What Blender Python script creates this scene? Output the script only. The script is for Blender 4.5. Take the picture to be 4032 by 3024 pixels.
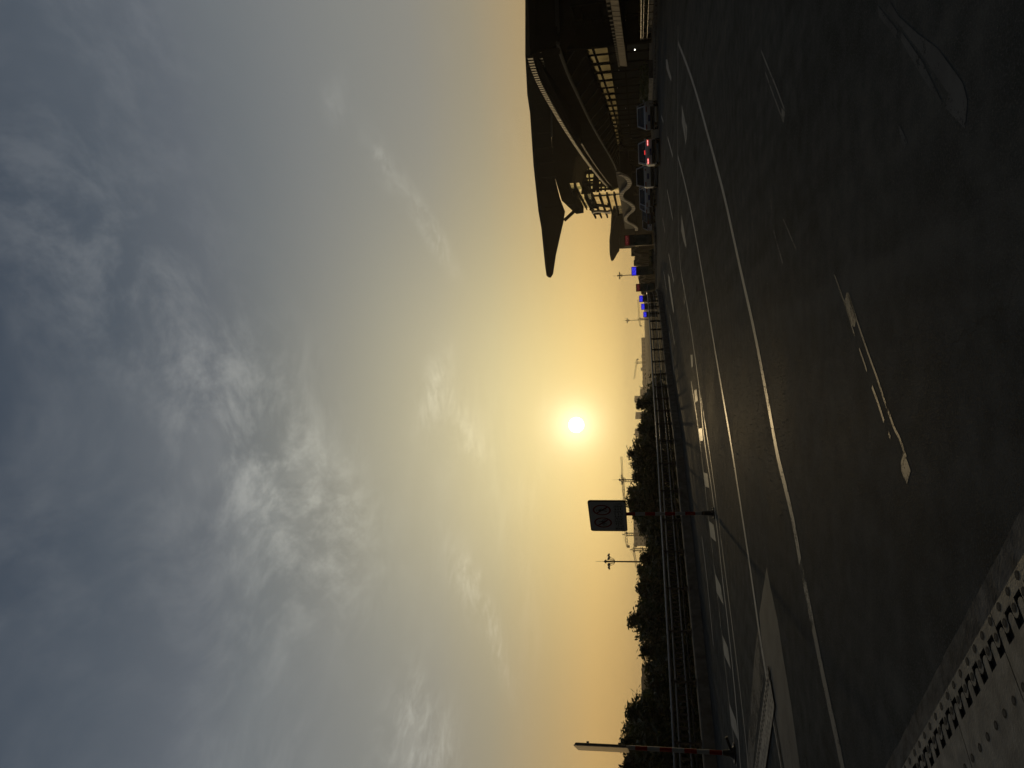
import bpy, bmesh, math, random
from mathutils import Vector, Matrix
R = math.radians
random.seed(7)
sc = bpy.context.scene
for o in list(bpy.data.objects): bpy.data.objects.remove(o)

# ------------------------------------------------------------------ camera
# phone held upright, the stored picture lies on its side: real "up" points to picture left
PITCH, ROLL, EYE = math.atan(519/3028), math.atan(.03), 1.6
fw = Vector((0, math.cos(PITCH), math.sin(PITCH))); up0 = Vector((0, -math.sin(PITCH), math.cos(PITCH))); rt0 = Vector((1, 0, 0))
rt = rt0*math.cos(ROLL) - up0*math.sin(ROLL); up = up0*math.cos(ROLL) + rt0*math.sin(ROLL)
cam = bpy.data.cameras.new('camera'); cam.lens = 3028/4032*36; cam.sensor_width = 36; cam.sensor_fit = 'HORIZONTAL'
cam.clip_start = .05; cam.clip_end = 12000
co = bpy.data.objects.new('camera', cam); sc.collection.objects.link(co)
m = Matrix((-up, rt, -fw)).transposed().to_4x4(); m.translation = (0, 0, EYE)
co.matrix_world = m
sc.camera = co

# ------------------------------------------------------------------ light, sky, exposure
SUN_EL, SUN_AZ = R(5.03), R(-3.19)                     # azimuth measured from +Y towards +X
sun_dir = Vector((math.sin(SUN_AZ)*math.cos(SUN_EL), math.cos(SUN_AZ)*math.cos(SUN_EL), math.sin(SUN_EL)))
sl = bpy.data.lights.new('sun', 'SUN'); sl.energy = .42; sl.angle = R(1.0); sl.color = (1, .72, .36)
so = bpy.data.objects.new('sun', sl); sc.collection.objects.link(so)
so.rotation_euler = (-sun_dir).to_track_quat('-Z', 'Y').to_euler(); so.location = (0, 0, 60)
vs = sc.view_settings; vs.view_transform = 'Standard'; vs.look = 'None'; vs.exposure = 0; vs.gamma = 1; vs.use_curve_mapping = False
sc.cycles.use_denoising = True; sc.cycles.max_bounces = 4; sc.cycles.diffuse_bounces = 2; sc.cycles.glossy_bounces = 2
sc.cycles.transmission_bounces = 4; sc.cycles.volume_bounces = 0; sc.cycles.transparent_max_bounces = 8
sc.cycles.caustics_reflective = False; sc.cycles.caustics_refractive = False

world = bpy.data.worlds.new('World'); sc.world = world; world.use_nodes = True
world.cycles.sampling_method = 'MANUAL'; world.cycles.sample_map_resolution = 512
WT = world.node_tree; WT.nodes.clear()
class NB:
    """small builder for node maths"""
    def __init__(s, t): s.t = t
    def n(s, kind, **k):
        nd = s.t.nodes.new(kind)
        for a, b in k.items(): setattr(nd, a, b)
        return nd
    def put(s, sock, v):
        if isinstance(v, bpy.types.NodeSocket): s.t.links.new(v, sock)
        else: sock.default_value = v
    def m(s, op, a, b=0., c=None, clamp=False):
        nd = s.n('ShaderNodeMath', operation=op, use_clamp=clamp); s.put(nd.inputs[0], a); s.put(nd.inputs[1], b)
        if c is not None: s.put(nd.inputs[2], c)
        return nd.outputs[0]
    def v(s, op, a, b=None):
        nd = s.n('ShaderNodeVectorMath', operation=op); s.put(nd.inputs[0], a)
        if b is not None: s.put(nd.inputs[3 if op == 'SCALE' else 1], b)
        return nd.outputs[1] if op in ('DOT_PRODUCT', 'LENGTH') else nd.outputs[0]
    def mix(s, fac, a, b, blend='MIX'):
        nd = s.n('ShaderNodeMix', data_type='RGBA', blend_type=blend); nd.clamp_factor = True
        s.put(nd.inputs[0], fac); s.put(nd.inputs[6], a); s.put(nd.inputs[7], b); return nd.outputs[2]
    def ramp(s, fac, stops, interp='LINEAR'):
        nd = s.n('ShaderNodeValToRGB'); cr = nd.color_ramp; cr.interpolation = interp
        while len(cr.elements) < len(stops): cr.elements.new(.5)
        for e, (p, c) in zip(cr.elements, stops): e.position = p; e.color = (*c, 1) if len(c) == 3 else c
        s.put(nd.inputs[0], fac); return nd.outputs[0]
    def noise(s, vec, scale, detail=4, rough=.55, dist=0., dims='3D'):
        nd = s.n('ShaderNodeTexNoise', noise_dimensions=dims); s.put(nd.inputs['Vector'], vec)
        nd.inputs['Scale'].default_value = scale; nd.inputs['Detail'].default_value = detail
        nd.inputs['Roughness'].default_value = rough; nd.inputs['Distortion'].default_value = dist; return nd.outputs[0]
    def remap(s, v, a, b, c=0., d=1., smooth=True):
        nd = s.n('ShaderNodeMapRange', interpolation_type='SMOOTHSTEP' if smooth else 'LINEAR'); s.put(nd.inputs[0], v)
        for i, q in enumerate((a, b, c, d)): nd.inputs[1+i].default_value = q
        return nd.outputs[0]
    def mapping(s, vec, loc=(0,0,0), rot=(0,0,0), scale=(1,1,1)):
        nd = s.n('ShaderNodeMapping'); s.put(nd.inputs[0], vec); nd.inputs[1].default_value = loc; nd.inputs[2].default_value = rot; nd.inputs[3].default_value = scale
        return nd.outputs[0]
def build_sky():
    b = NB(WT)
    N = b.n('ShaderNodeTexCoord').outputs['Generated']
    N = b.v('NORMALIZE', N)
    sep = b.n('ShaderNodeSeparateXYZ'); b.put(sep.inputs[0], N); z = sep.outputs[2]
    el = b.m('ARCSINE', z)
    dot = b.v('DOT_PRODUCT', N, tuple(sun_dir)); ang = b.m('ARCCOSINE', b.m('MINIMUM', dot, .999999))
    # evening air: warm and thick at the horizon, slate blue overhead
    t = b.m('DIVIDE', el, R(90.), clamp=True)
    D = lambda d: d/90.
    base = b.ramp(t, SKY_STOPS(D))
    # the sky behind the viewer, away from the sunset, is already dark
    base = b.v('SCALE', base, b.remap(ang, R(40), R(105), 1., EAST))
    nish = b.n('ShaderNodeTexSky', sky_type='NISHITA', sun_disc=False); nish.sun_elevation = SUN_EL; nish.sun_rotation = SUN_AZ
    nish.altitude = 0; nish.air_density = 1.4; nish.dust_density = 4.0; nish.ozone_density = 1.2
    g = lambda w, p=2.: b.m('EXPONENT', b.m('MULTIPLY', b.m('POWER', b.m('DIVIDE', ang, R(w)), p), -1.))
    glow = b.v('SCALE', GLOW1, g(GW1)); glow2 = b.v('SCALE', GLOW2, g(GW2, 1.0))
    col = b.v('ADD', base, b.v('ADD', glow, glow2))
    # high thin cloud on a flat layer above the place
    zc = b.m('MAXIMUM', z, .03)
    px = b.m('DIVIDE', sep.outputs[0], zc); py = b.m('DIVIDE', sep.outputs[1], zc)
    cb = b.n('ShaderNodeCombineXYZ'); b.put(cb.inputs[0], px); b.put(cb.inputs[1], py); P = cb.outputs[0]
    warp = b.n('ShaderNodeTexNoise', noise_dimensions='2D'); b.put(warp.inputs['Vector'], P); warp.inputs['Scale'].default_value = 1.1; warp.inputs['Detail'].default_value = 2
    Pw = b.v('ADD', P, b.v('SCALE', b.v('SUBTRACT', warp.outputs[1], (.5, .5, .5)), .40))
    fine = b.noise(b.mapping(Pw, rot=(0,0,R(20)), scale=(1.7, 1.0, 1)), 4.6, 6, .66, .1, '2D')
    wisp = b.remap(fine, .36, .80)
    soft = b.remap(b.noise(b.mapping(Pw, scale=(1.2, .8, 1)), 2.3, 4, .6, 0., '2D'), .36, .74)
    blobs = None
    for (cx, cy, rx, ry, rot, k) in CLOUD_BANKS:
        q = b.mapping(b.v('SUBTRACT', P, (cx, cy, 0)), rot=(0, 0, R(-rot)))
        q = b.v('MULTIPLY', q, (1/rx, 1/ry, 0)); r2 = b.v('DOT_PRODUCT', q, q)
        e = b.m('MULTIPLY', b.m('EXPONENT', b.m('MULTIPLY', r2, -1.)), k)
        blobs = e if blobs is None else b.m('ADD', blobs, e)
    fade = b.remap(z, .05, .16)
    veil = b.remap(b.noise(P, .55, 2, .5, 0., '2D'), .40, .72)
    dens = b.m('ADD', b.m('MULTIPLY', blobs, b.m('ADD', b.m('MULTIPLY', wisp, .75), b.m('MULTIPLY', soft, .30))), b.m('MULTIPLY', veil, b.m('MULTIPLY', soft, .14)))
    dens = b.m('MULTIPLY', dens, b.m('MULTIPLY', fade, .88))
    lit = b.v('SCALE', b.v('ADD', CLOUD_BASE, b.v('SCALE', CLOUD_GLOW, g(24.))), b.remap(ang, R(40), R(105), 1., EAST))
    col = b.v('ADD', col, b.v('SCALE', lit, dens))
    # the sun itself: white disc and its bright rim
    disc = b.m('LESS_THAN', ang, R(.56))
    rim = g(1.5, 1.6)
    sunc = b.v('ADD', b.v('SCALE', (9., 7.8, 5.), disc), b.v('SCALE', (.55, .6, .5), rim))
    col = b.v('ADD', col, sunc)
    bg = b.n('ShaderNodeBackground'); b.put(bg.inputs[0], col); bg.inputs[1].default_value = SKY_GAIN
    bg2 = b.n('ShaderNodeBackground'); b.put(bg2.inputs[0], nish.outputs[0]); bg2.inputs[1].default_value = NISHITA
    ad = b.n('ShaderNodeAddShader'); b.put(ad.inputs[0], bg.outputs[0]); b.put(ad.inputs[1], bg2.outputs[0])
    out = b.n('ShaderNodeOutputWorld'); b.put(out.inputs[0], ad.outputs[0])
SKY_GAIN, NISHITA, EAST = 1.0, .001, .13
SKY_STOPS = lambda D: [(0, (.48,.28,.092)), (D(4), (.54,.34,.128)), (D(7), (.42,.305,.155)), (D(11), (.31,.275,.20)), (D(15), (.255,.25,.222)), (D(19), (.224,.23,.218)),
    (D(23), (.190,.202,.205)), (D(27), (.148,.166,.180)), (D(31), (.114,.132,.156)), (D(37), (.076,.095,.121)), (D(43), (.053,.070,.096)), (1., (.027,.039,.059))]
GLOW1, GW1, GLOW2, GW2 = (.41,.335,.125), 14.5, (.27,.25,.125), 5.
CLOUD_BASE, CLOUD_GLOW = (.110,.108,.104), (.13,.125,.085)
CLOUD_BANKS = [(-.22,2.00,.34,.30,122,1.0), (-.48,2.42,.40,.24,115,.85), (.0,1.70,.34,.20,128,.8), (.22,1.32,.36,.14,118,.6), (.05,1.12,.6,.16,8,.3), (-.3,1.45,.35,.25,80,.25),
    (1.0,2.50,.11,.07,60,.9), (.90,2.92,.16,.07,100,1.0), (.76,3.62,.42,.075,104,1.2), (-.02,3.62,.34,.13,66,1.0), (-.25,4.25,.55,.12,112,1.0),
    (-1.10,4.20,.5,.13,120,1.15), (-1.75,5.0,.55,.12,135,.9), (-1.40,3.05,.34,.20,105,1.0), (-1.72,3.45,.42,.18,110,1.1), (-.95,1.75,.5,.4,40,.4), (.75,1.35,.6,.3,150,.3)]
build_sky()

# surveyed points of the place, metres
DATA = {
 'line_main': [(12.322,28.823),(10.047,24.923),(8.082,21.708),(6.742,19.725),(5.329,17.726),(4.241,16.081),(3.345,14.867),(2.548,13.834),(1.631,12.882),(0.76,11.541),(-0.347,10.487),(-1.074,9.917),(-1.249,9.41),(-1.629,8.945),(-2.0,8.649),(-2.267,8.349),(-2.507,8.091),(-2.777,7.791),(-3.062,7.477),(-3.24,7.179),(-3.405,7.048),(-3.626,6.799)],
 'line_mid': [(8.817,31.217),(6.692,26.8),(5.348,24.612),(4.119,22.799),(2.647,20.509),(1.234,18.64),(-0.068,16.898),(-0.711,15.851),(-1.199,15.076),(-1.895,14.324),(-2.364,13.675),(-2.859,13.068),(-3.315,12.514),(-3.712,12.158),(-3.898,11.936),(-4.241,11.491),(-4.304,11.342)],
 'line_inner': [(12.761,28.443),(12.293,28.761),(10.611,30.128),(8.822,31.356),(5.604,33.564),(4.43,31.787),(3.386,29.621),(1.769,26.306),(0.641,24.511),(-0.321,23.147),(-0.729,22.605),(-1.331,22.458),(-2.277,21.033),(-2.609,19.754),(-3.236,19.33),(-3.55,18.389),(-4.226,17.881),(-4.627,17.66),(-4.924,16.843),(-5.653,16.409),(-6.184,15.608),(-6.8,15.39),(-7.305,15.193),(-7.732,14.987)],
 'line_inner_b': [(-0.511,22.615),(-1.256,21.158),(-2.154,19.891),(-2.494,18.883),(-3.257,18.236),(-3.828,17.479),(-4.268,16.81),(-4.707,16.107),(-5.262,15.585),(-5.702,14.881),(-6.205,14.262),(-6.69,13.928),(-7.05,13.682)],
 'line_edge': [(-4.802,23.95),(-5.372,22.711),(-6.026,21.728),(-6.868,21.139),(-7.015,20.734)],
 'line_outer': [(-0.08,27.026),(-0.812,25.212),(-1.52,23.853),(-2.419,22.393),(-3.415,21.998),(-3.73,20.894),(-4.233,20.507),(-4.825,19.532),(-5.459,18.903),(-5.894,18.16),(-6.247,17.855),(-6.96,16.988),(-7.438,16.342),(-7.774,15.803)],
 'slow_0': [(-0.39,25.47),(-0.332,24.35),(-0.674,23.887),(-0.761,24.969)],
 'slow_1': [(-1.525,23.933),(-1.424,22.516),(-1.761,22.305),(-1.87,23.536)],
 'slow_2': [(-2.679,22.495),(-2.539,21.007),(-2.853,20.539),(-3.02,22.027)],
 'slow_3': [(-3.782,20.912),(-3.619,19.508),(-3.932,19.0),(-4.135,20.611)],
 'slow_4': [(-4.825,19.532),(-4.752,18.133),(-5.031,17.5),(-5.214,19.293)],
 'slow_5': [(-5.872,18.207),(-5.74,16.854),(-6.026,16.382),(-6.203,17.73)],
 'slow_6': [(-6.96,16.988),(-6.767,15.635),(-7.008,15.278),(-7.295,16.644)],
 'slow_7': [(3.452,30.215),(3.302,29.229),(2.794,29.259),(2.801,30.047)],
 'slow_8': [(2.481,28.079),(2.381,27.332),(1.634,27.611),(1.636,28.18)],
 'slow_9': [(0.804,26.847),(0.783,25.713),(0.409,25.748),(0.36,26.454)],
 'dash_0': [(16.77,49.961),(15.271,46.602)],
 'dash_1': [(12.583,40.872),(10.132,35.741)],
 'dash_2': [(10.555,43.779),(7.665,37.73)],
 'dash_3': [(11.045,53.719),(9.229,49.36)],
 'dash_4': [(7.081,44.379),(4.81,38.688)],
 'dash_5': [(7.578,55.069),(5.732,50.22)],
 'dash_6': [(3.707,45.253),(1.795,40.028)],
 'dash_7': [(2.872,47.368),(0.25,41.202)],
 'arrow_a': [(16.347,40.155),(15.597,38.33),(14.601,36.954),(13.304,34.689),(13.261,35.044),(14.338,37.198),(15.781,39.845)],
 'arrow_b': [(9.592,27.573),(9.085,26.824),(8.591,26.122),(8.001,25.081),(7.768,25.502),(7.75,26.122),(8.294,26.782),(9.089,27.882)],
 'arrow_c': [(6.26,30.012),(5.868,29.278),(5.381,28.467),(4.64,27.364),(4.56,27.57),(5.065,29.01),(5.697,30.362)],
 'arrow_d': [(6.259,46.564),(5.697,43.9),(5.03,42.836),(4.395,41.449),(3.414,39.445),(3.372,40.146),(4.156,42.405),(5.126,44.851)],
 'wd_patch_a': [(0.649,6.419),(0.568,6.324),(0.422,6.183),(0.358,6.223),(0.361,6.264),(0.4,6.343),(0.524,6.46),(0.576,6.516)],
 'wd_patch_b': [(-0.506,5.192),(-0.557,5.115),(-0.606,5.067),(-0.696,5.141),(-0.666,5.192),(-0.626,5.239),(-0.575,5.245)],
 'wd_right': [(0.632,6.39),(0.316,6.076),(0.093,5.839),(-0.021,5.711),(-0.199,5.532),(-0.355,5.363),(-0.423,5.254),(-0.532,5.14)],
 'wd_left': [(0.837,6.808),(0.589,6.528),(0.293,6.238)],
 'wd_left_b': [(0.188,6.121),(0.098,6.022),(0.017,5.941)],
 'wd_left_c': [(-0.095,5.823),(-0.204,5.696),(-0.328,5.57)],
 'wd_left_d': [(-0.401,5.483),(-0.432,5.443)],
 'wr_right': [(4.151,10.214),(3.751,9.751),(3.309,9.228),(2.903,8.781)],
 'wr_left': [(3.766,9.945),(3.415,9.563),(3.017,9.111),(2.807,8.88)],
 'wr_end': [(2.975,8.935),(2.864,8.747),(2.773,8.834),(2.9,8.99)],
 'wm_left': [(2.179,9.852),(1.799,9.709),(1.604,9.528),(1.279,9.157)],
 'wm_right': [(1.766,9.054),(1.553,8.733),(1.322,8.394)],
 'worn_dash_near': [(0.801,6.777),(0.656,6.428),(0.386,6.165),(0.144,5.828),(-0.124,5.56),(-0.35,5.315),(-0.484,5.156),(-0.6,5.064),(-0.698,5.152),(-0.653,5.244),(-0.538,5.223),(-0.375,5.448),(-0.126,5.734),(0.153,6.086),(0.338,6.314),(0.544,6.519)],
 'worn_dash_right': [(4.151,10.214),(3.751,9.751),(3.309,9.228),(2.864,8.747),(2.773,8.834),(3.054,9.16),(3.434,9.559),(3.785,9.941)],
 'worn_dash_mid': [(2.179,9.852),(1.781,9.616),(1.565,9.419),(1.276,9.137),(1.345,9.277),(1.565,9.535),(1.815,9.793),(2.053,9.94)],
 'arrow_near': [(2.336,5.19),(2.165,5.028),(1.929,4.727),(1.72,4.438),(1.553,4.268),(1.507,4.218),(1.415,4.131),(1.316,4.088),(1.193,4.127),(1.256,4.205),(1.386,4.371),(1.43,4.311),(1.545,4.428),(1.776,4.659),(2.069,4.975),(2.309,5.244)],
 'arrow_near_b': [(2.438,5.446),(2.275,5.264),(2.1,5.065),(2.064,5.101),(2.206,5.254),(2.347,5.418)],
 'arrow_near_c': [(2.056,4.991),(1.739,4.662),(1.407,4.392),(1.449,4.459),(1.705,4.719),(2.014,5.01)],
 'arrow_near_d': [(1.532,5.102),(1.468,5.029),(1.371,4.947),(1.354,5.009),(1.462,5.076)],
 'wedge': [(-2.635,11.07),(-2.857,10.745),(-3.122,10.256),(-3.456,9.948),(-3.888,9.451),(-4.4,9.021),(-4.627,8.726),(-5.314,9.994),(-5.019,10.265),(-4.637,10.84),(-4.327,11.189),(-4.256,11.378),(-3.885,11.783),(-3.559,11.945)],
 'wedge_left': [(-3.715,12.08),(-4.009,11.709),(-4.294,11.478),(-4.688,11.917),(-5.331,12.437),(-6.049,12.95),(-6.728,13.393),(-7.139,14.198),(-6.194,13.718),(-5.33,13.213),(-4.508,12.682)],
 'gap_line': [(-4.326,11.278),(-4.48,11.043),(-4.663,10.742),(-4.853,10.423),(-4.999,10.225),(-5.243,9.863)],
 'far_joint': [(-4.338,11.344),(-6.312,12.862),(-5.683,11.598),(-4.739,10.935)],
 'kerb_left': [(-10.138,20.881),(-9.116,22.486),(-7.998,24.598),(-6.554,27.505),(-4.747,31.394),(-2.426,36.136),(-0.099,43.612),(3.237,51.644),(6.34,60.368)],
 'kerb_term': [(26.816,47.51),(24.73,51.121),(22.263,57.54),(20.157,62.543),(17.893,69.45),(15.716,75.16),(13.936,80.326),(11.706,82.98),(10.004,84.517)],
 'eave_top': [(21.1,32.74,6.41),(22.15,38.83,7.16),(23.51,46.72,8.09),(25.76,59.74,9.88),(26.9,66.37,10.03),(29.02,78.68,10.33),(31.73,94.39,10.47),(34.63,111.18,10.41),(38.96,136.28,10.39),(43.64,163.38,9.92),(48.94,194.08,9.3),(52.04,212.02,8.53)],
 'eave_bot': [(21.15,33.03,5.46),(22.21,39.21,6.01),(23.86,48.74,6.78),(25.7,59.41,7.61),(27.63,70.6,7.65),(29.35,80.56,7.4),(32.03,96.08,7.44),(35.01,113.35,6.94),(37.95,130.42,6.49),(41.58,151.45,5.88),(45.54,174.36,5.8),(52.06,212.16,6.47)],
 'soffit_bot': [(21.19,33.28,4.66),(22.26,39.5,5.12),(24.19,50.66,6.05),(25.78,59.91,6.39),(26.96,66.72,6.32),(28.09,73.25,6.11),(29.65,82.33,5.89),(31.3,91.85,5.63),(35.21,114.5,5.09),(38.65,134.44,5.08),(43.5,162.57,5.28),(50.84,205.07,6.03)],
 'upper_roof': [(133.78,200.0,28.02),(107.26,200.0,29.1),(86.26,200.0,29.74),(80.33,200.0,29.04),(63.21,200.0,28.41),(57.51,200.0,27.98),(48.33,200.0,27.25),(42.96,200.0,26.47),(30.87,200.0,25.63),(27.53,200.0,25.27),(27.5,200.0,24.73),(28.4,200.0,24.1),(33.19,200.0,23.23),(37.89,200.0,22.02),(41.87,200.0,20.97),(44.48,200.0,20.49),(48.08,200.0,21.71),(53.47,200.0,22.88),(62.8,200.0,23.47),(80.04,200.0,23.41),(132.9,200.0,21.82)],
 'upper_wall': [(136.82,206.0,21.95),(64.68,206.0,24.12),(55.07,206.0,23.52),(48.81,206.0,21.86),(47.48,206.0,20.46),(47.67,206.0,18.21),(60.07,206.0,17.7),(61.31,206.0,16.17),(60.07,206.0,0.8),(133.51,206.0,-1.37)],
 'lattice': [(55.9,196.0,17.34),(49.19,196.0,18.58),(48.29,196.0,6.16),(48.11,196.0,8.01),(52.36,196.0,11.59),(56.04,196.0,14.24),(58.28,196.0,14.82)],
 'letter_face': [(49.21,202.46,15.38),(49.2,202.35,6.32),(53.07,246.65,6.69),(52.92,244.95,15.9)],
 'tan_panel': [(48.07,189.43,18.32),(48.05,189.21,15.09),(51.9,233.25,16.67),(51.85,232.76,19.24)],
 'tan_low': [(49.18,202.2,15.41),(49.23,202.72,6.25),(53.12,247.23,6.09),(52.94,245.21,15.98)],
 'fin_a': [(49.38,204.43,16.15),(49.24,202.82,15.45),(52.63,241.61,15.81),(53.67,253.55,16.68)],
 'fin_b': [(49.19,202.29,13.87),(49.15,201.85,13.46),(52.88,244.45,13.91),(53.6,252.76,14.48)],
 'fin_c': [(49.16,201.91,11.98),(49.15,201.8,11.55),(52.89,244.6,11.89),(53.62,252.94,12.34)],
 'fin_d': [(49.13,201.58,10.01),(49.12,201.45,9.63),(53.06,246.53,10.01),(53.05,246.47,10.12)],
 'fin_e': [(49.1,201.19,8.19),(49.11,201.36,7.82),(53.08,246.74,7.87),(53.15,247.6,8.01)],
 'glyph_right': [(50.35,215.57,14.44),(50.19,213.69,13.61),(50.26,214.5,12.23),(50.53,217.63,10.24),(50.2,213.79,10.07),(50.2,213.8,9.32),(50.75,220.14,9.32),(50.72,219.79,10.34),(50.47,216.95,12.36),(50.43,216.51,13.26),(50.59,218.3,12.59),(50.8,220.67,12.77),(50.77,220.36,13.7),(50.64,218.92,14.34)],
 'glyph_left_arc': [(51.59,229.73,15.39),(51.38,227.38,14.43),(51.36,227.13,13.34),(51.46,228.26,11.9),(51.61,229.98,10.9),(51.45,228.13,9.79),(51.98,234.17,9.98),(51.89,233.21,11.04),(51.61,230.02,12.42),(51.56,229.43,13.58),(51.63,230.19,14.5),(51.81,232.22,15.39)],
 'glyph_left_dot': [(51.8,232.2,14.62),(51.64,230.35,13.85),(51.86,232.86,13.33),(52.0,234.45,13.53),(51.96,233.95,14.5)],
 'glyph_left_bar': [(51.02,223.23,15.61),(50.92,222.07,14.85),(51.07,223.82,14.43),(51.18,225.08,15.04)],
 'strut': [(43.24,205.0,21.24),(46.38,205.0,17.48)],
 'lattice_bars': [((54.27,195.5,13.82),(48.01,195.5,13.45)),((52.56,195.5,12.11),(47.95,195.5,12.62)),((52.07,195.5,11.75),(47.87,195.5,11.6)),((50.77,195.5,10.59),(48.01,195.5,10.86)),((49.68,195.5,9.7),(47.93,195.5,9.75)),((53.42,195.5,14.31),(53.4,195.5,12.73)),((52.83,195.5,14.47),(52.76,195.5,12.29)),((51.47,195.5,14.92),(51.37,195.5,12.33)),((50.55,195.5,15.14),(50.54,195.5,12.45)),((50.0,195.5,15.25),(49.94,195.5,12.56)),((50.66,195.5,11.61),(50.66,195.5,10.41)),((49.31,195.5,12.2),(49.29,195.5,9.43)),((48.56,195.5,13.43),(48.4,195.5,7.99)),((49.8,195.5,15.07),(48.1,195.5,13.45)),((49.59,195.5,14.7),(48.02,195.5,13.63)),((50.36,195.5,15.14),(47.6,195.5,15.6)),((53.65,195.5,14.21),(50.38,195.5,15.33))],
 'led_block': [(31.57,66.0,2.08),(31.56,66.0,1.57),(31.06,66.0,1.76),(31.15,66.0,2.14)],
 'led_block_b': [(30.93,66.0,2.12),(30.9,66.0,1.85),(30.37,66.0,1.88),(30.04,66.0,1.83),(29.49,66.0,1.95),(29.52,66.0,2.04),(30.07,66.0,2.08),(30.5,66.0,2.11)],
 'lit_block': [(32.7,66.0,2.5),(32.51,66.0,0.85),(31.81,66.0,0.97),(31.86,66.0,1.61),(32.04,66.0,1.64),(32.01,66.0,2.5)],
 'fascia': [(12.46,21.75,2.33),(16.15,32.92,2.53),(28.72,71.01,2.87),(29.21,72.49,2.27),(16.23,33.17,2.19),(12.49,21.85,2.14)],
 'wave_near': [(38.29,144.89,4.76),(38.37,146.13,4.16),(38.48,148.07,3.63),(38.67,151.16,3.27),(38.87,154.45,3.24),(39.06,157.72,3.6),(39.2,160.04,4.15),(39.32,161.93,4.62),(39.5,164.98,5.08),(39.7,168.28,5.21),(39.89,171.52,4.96),(40.05,174.19,4.31),(40.24,177.36,3.55),(40.49,181.48,2.91),(40.73,185.56,2.81),(40.95,189.19,3.18),(41.13,192.23,3.89),(41.34,195.71,4.57),(41.61,200.24,5.01),(41.89,204.91,4.89),(42.14,209.02,4.17),(42.32,212.06,3.36),(42.56,216.03,2.7),(42.86,220.98,2.31),(43.09,224.89,2.42)],
 'wave_b': [(38.58,225.0,1.95),(38.1,225.0,2.88),(37.48,225.0,3.47),(36.95,225.0,3.57),(36.51,225.0,2.93),(36.14,225.0,2.02),(35.83,225.0,1.25)],
 'wave_c': [(39.78,245.0,2.83),(39.3,245.0,2.03),(38.96,245.0,1.14)],
 'wave_d': [(39.24,255.0,1.9),(38.93,255.0,2.6),(38.65,255.0,2.96),(38.19,255.0,2.82),(37.76,255.0,2.34),(37.36,255.0,1.32)],
 'wave_e': [(38.09,285.0,0.84),(37.95,285.0,0.24),(37.6,285.0,-0.03),(37.07,285.0,0.49),(36.62,285.0,1.49),(36.25,285.0,1.89),(35.9,285.0,1.73),(35.59,285.0,0.97),(35.26,285.0,0.1)],
 'wave_f': [(35.21,310.0,-0.96),(34.82,310.0,-0.17),(34.38,310.0,0.68),(34.03,310.0,1.05)],
 'back_b': [(56.71,330.0,3.61),(50.75,330.0,3.72),(48.5,330.0,2.96),(44.31,330.0,1.99),(40.92,330.0,1.71),(37.65,330.0,1.04),(35.98,330.0,1.15),(35.86,330.0,-1.14),(35.68,330.0,-4.82),(56.17,330.0,-5.42)],
 'back_c': [(89.12,326.0,5.76),(74.21,326.0,5.57),(63.54,326.0,5.04),(57.33,326.0,4.39),(56.65,326.0,-6.87),(88.07,326.0,-7.8)],
 'roof_two': [(64.49,300.0,12.06),(59.72,300.0,12.44),(57.6,300.0,12.68),(55.02,300.0,13.05),(52.65,300.0,13.12),(50.28,300.0,13.03),(48.37,300.0,12.89),(46.33,300.0,12.48),(46.65,300.0,11.71),(47.79,300.0,10.97),(49.16,300.0,10.23),(50.12,300.0,9.43),(51.37,300.0,9.46),(54.21,300.0,9.55),(57.15,300.0,9.28),(59.95,300.0,8.73),(62.62,300.0,8.01),(64.34,300.0,7.2)],
 'roof_two_fascia': [(63.55,296.0,9.89),(61.16,296.0,10.78),(58.65,296.0,11.78),(56.58,296.0,12.24),(54.26,296.0,12.6),(51.35,296.0,12.69),(48.42,296.0,12.66),(46.06,296.0,12.27)],
 'wall_two': [(65.87,308.0,8.19),(58.67,308.0,9.49),(55.65,308.0,9.7),(52.49,308.0,9.61),(52.5,308.0,7.75),(52.49,308.0,4.57),(52.43,308.0,3.44),(65.53,308.0,3.05)],
 'billboards': [('red',14.9,16.11,86,3.25,2.72),('blue1',12.4,13.45,92,2.66,2.11),('red2',11.41,12.39,100,2.24,1.74),('blue3',11.05,11.96,110,1.91,1.42),('blue4',10.85,11.76,120,1.67,1.17),('blue5',10.63,11.53,132,1.36,0.83)],
 'lamps': [(-16.32,70.0,5.18),(-13.78,108.0,5.0),(19.63,145.0,5.45),(15.82,205.0,5.41)],
 'tree_tops': [(-0.99,78.0,1.1),(-1.75,82.31,2.04),(-2.36,76.55,2.45),(-3.87,80.19,2.04),(-4.65,74.04,2.37),(-6.03,77.9,2.7),(-6.81,71.49,3.34),(-8.18,75.47,3.37),(-8.63,69.2,2.9),(-10.38,72.79,3.47),(-10.58,66.52,3.39),(-12.32,70.24,2.98),(-12.26,63.96,2.43),(-14.16,67.56,2.08),(-13.99,61.03,2.34),(-15.9,64.75,2.63),(-15.56,57.97,2.62),(-17.63,61.56,2.61),(-16.91,54.9,3.28),(-19.1,58.37,2.67),(-17.98,51.84,2.38),(-20.3,55.18,2.14),(-18.87,48.52,2.0),(-21.22,52.12,2.39),(-19.48,45.72,3.28),(-21.99,48.93,3.81),(-19.89,42.4,3.49),(-22.4,45.87,3.25),(-20.0,39.85,3.41),(-22.6,42.81,3.44),(-19.79,35.51,3.04)],
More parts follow.
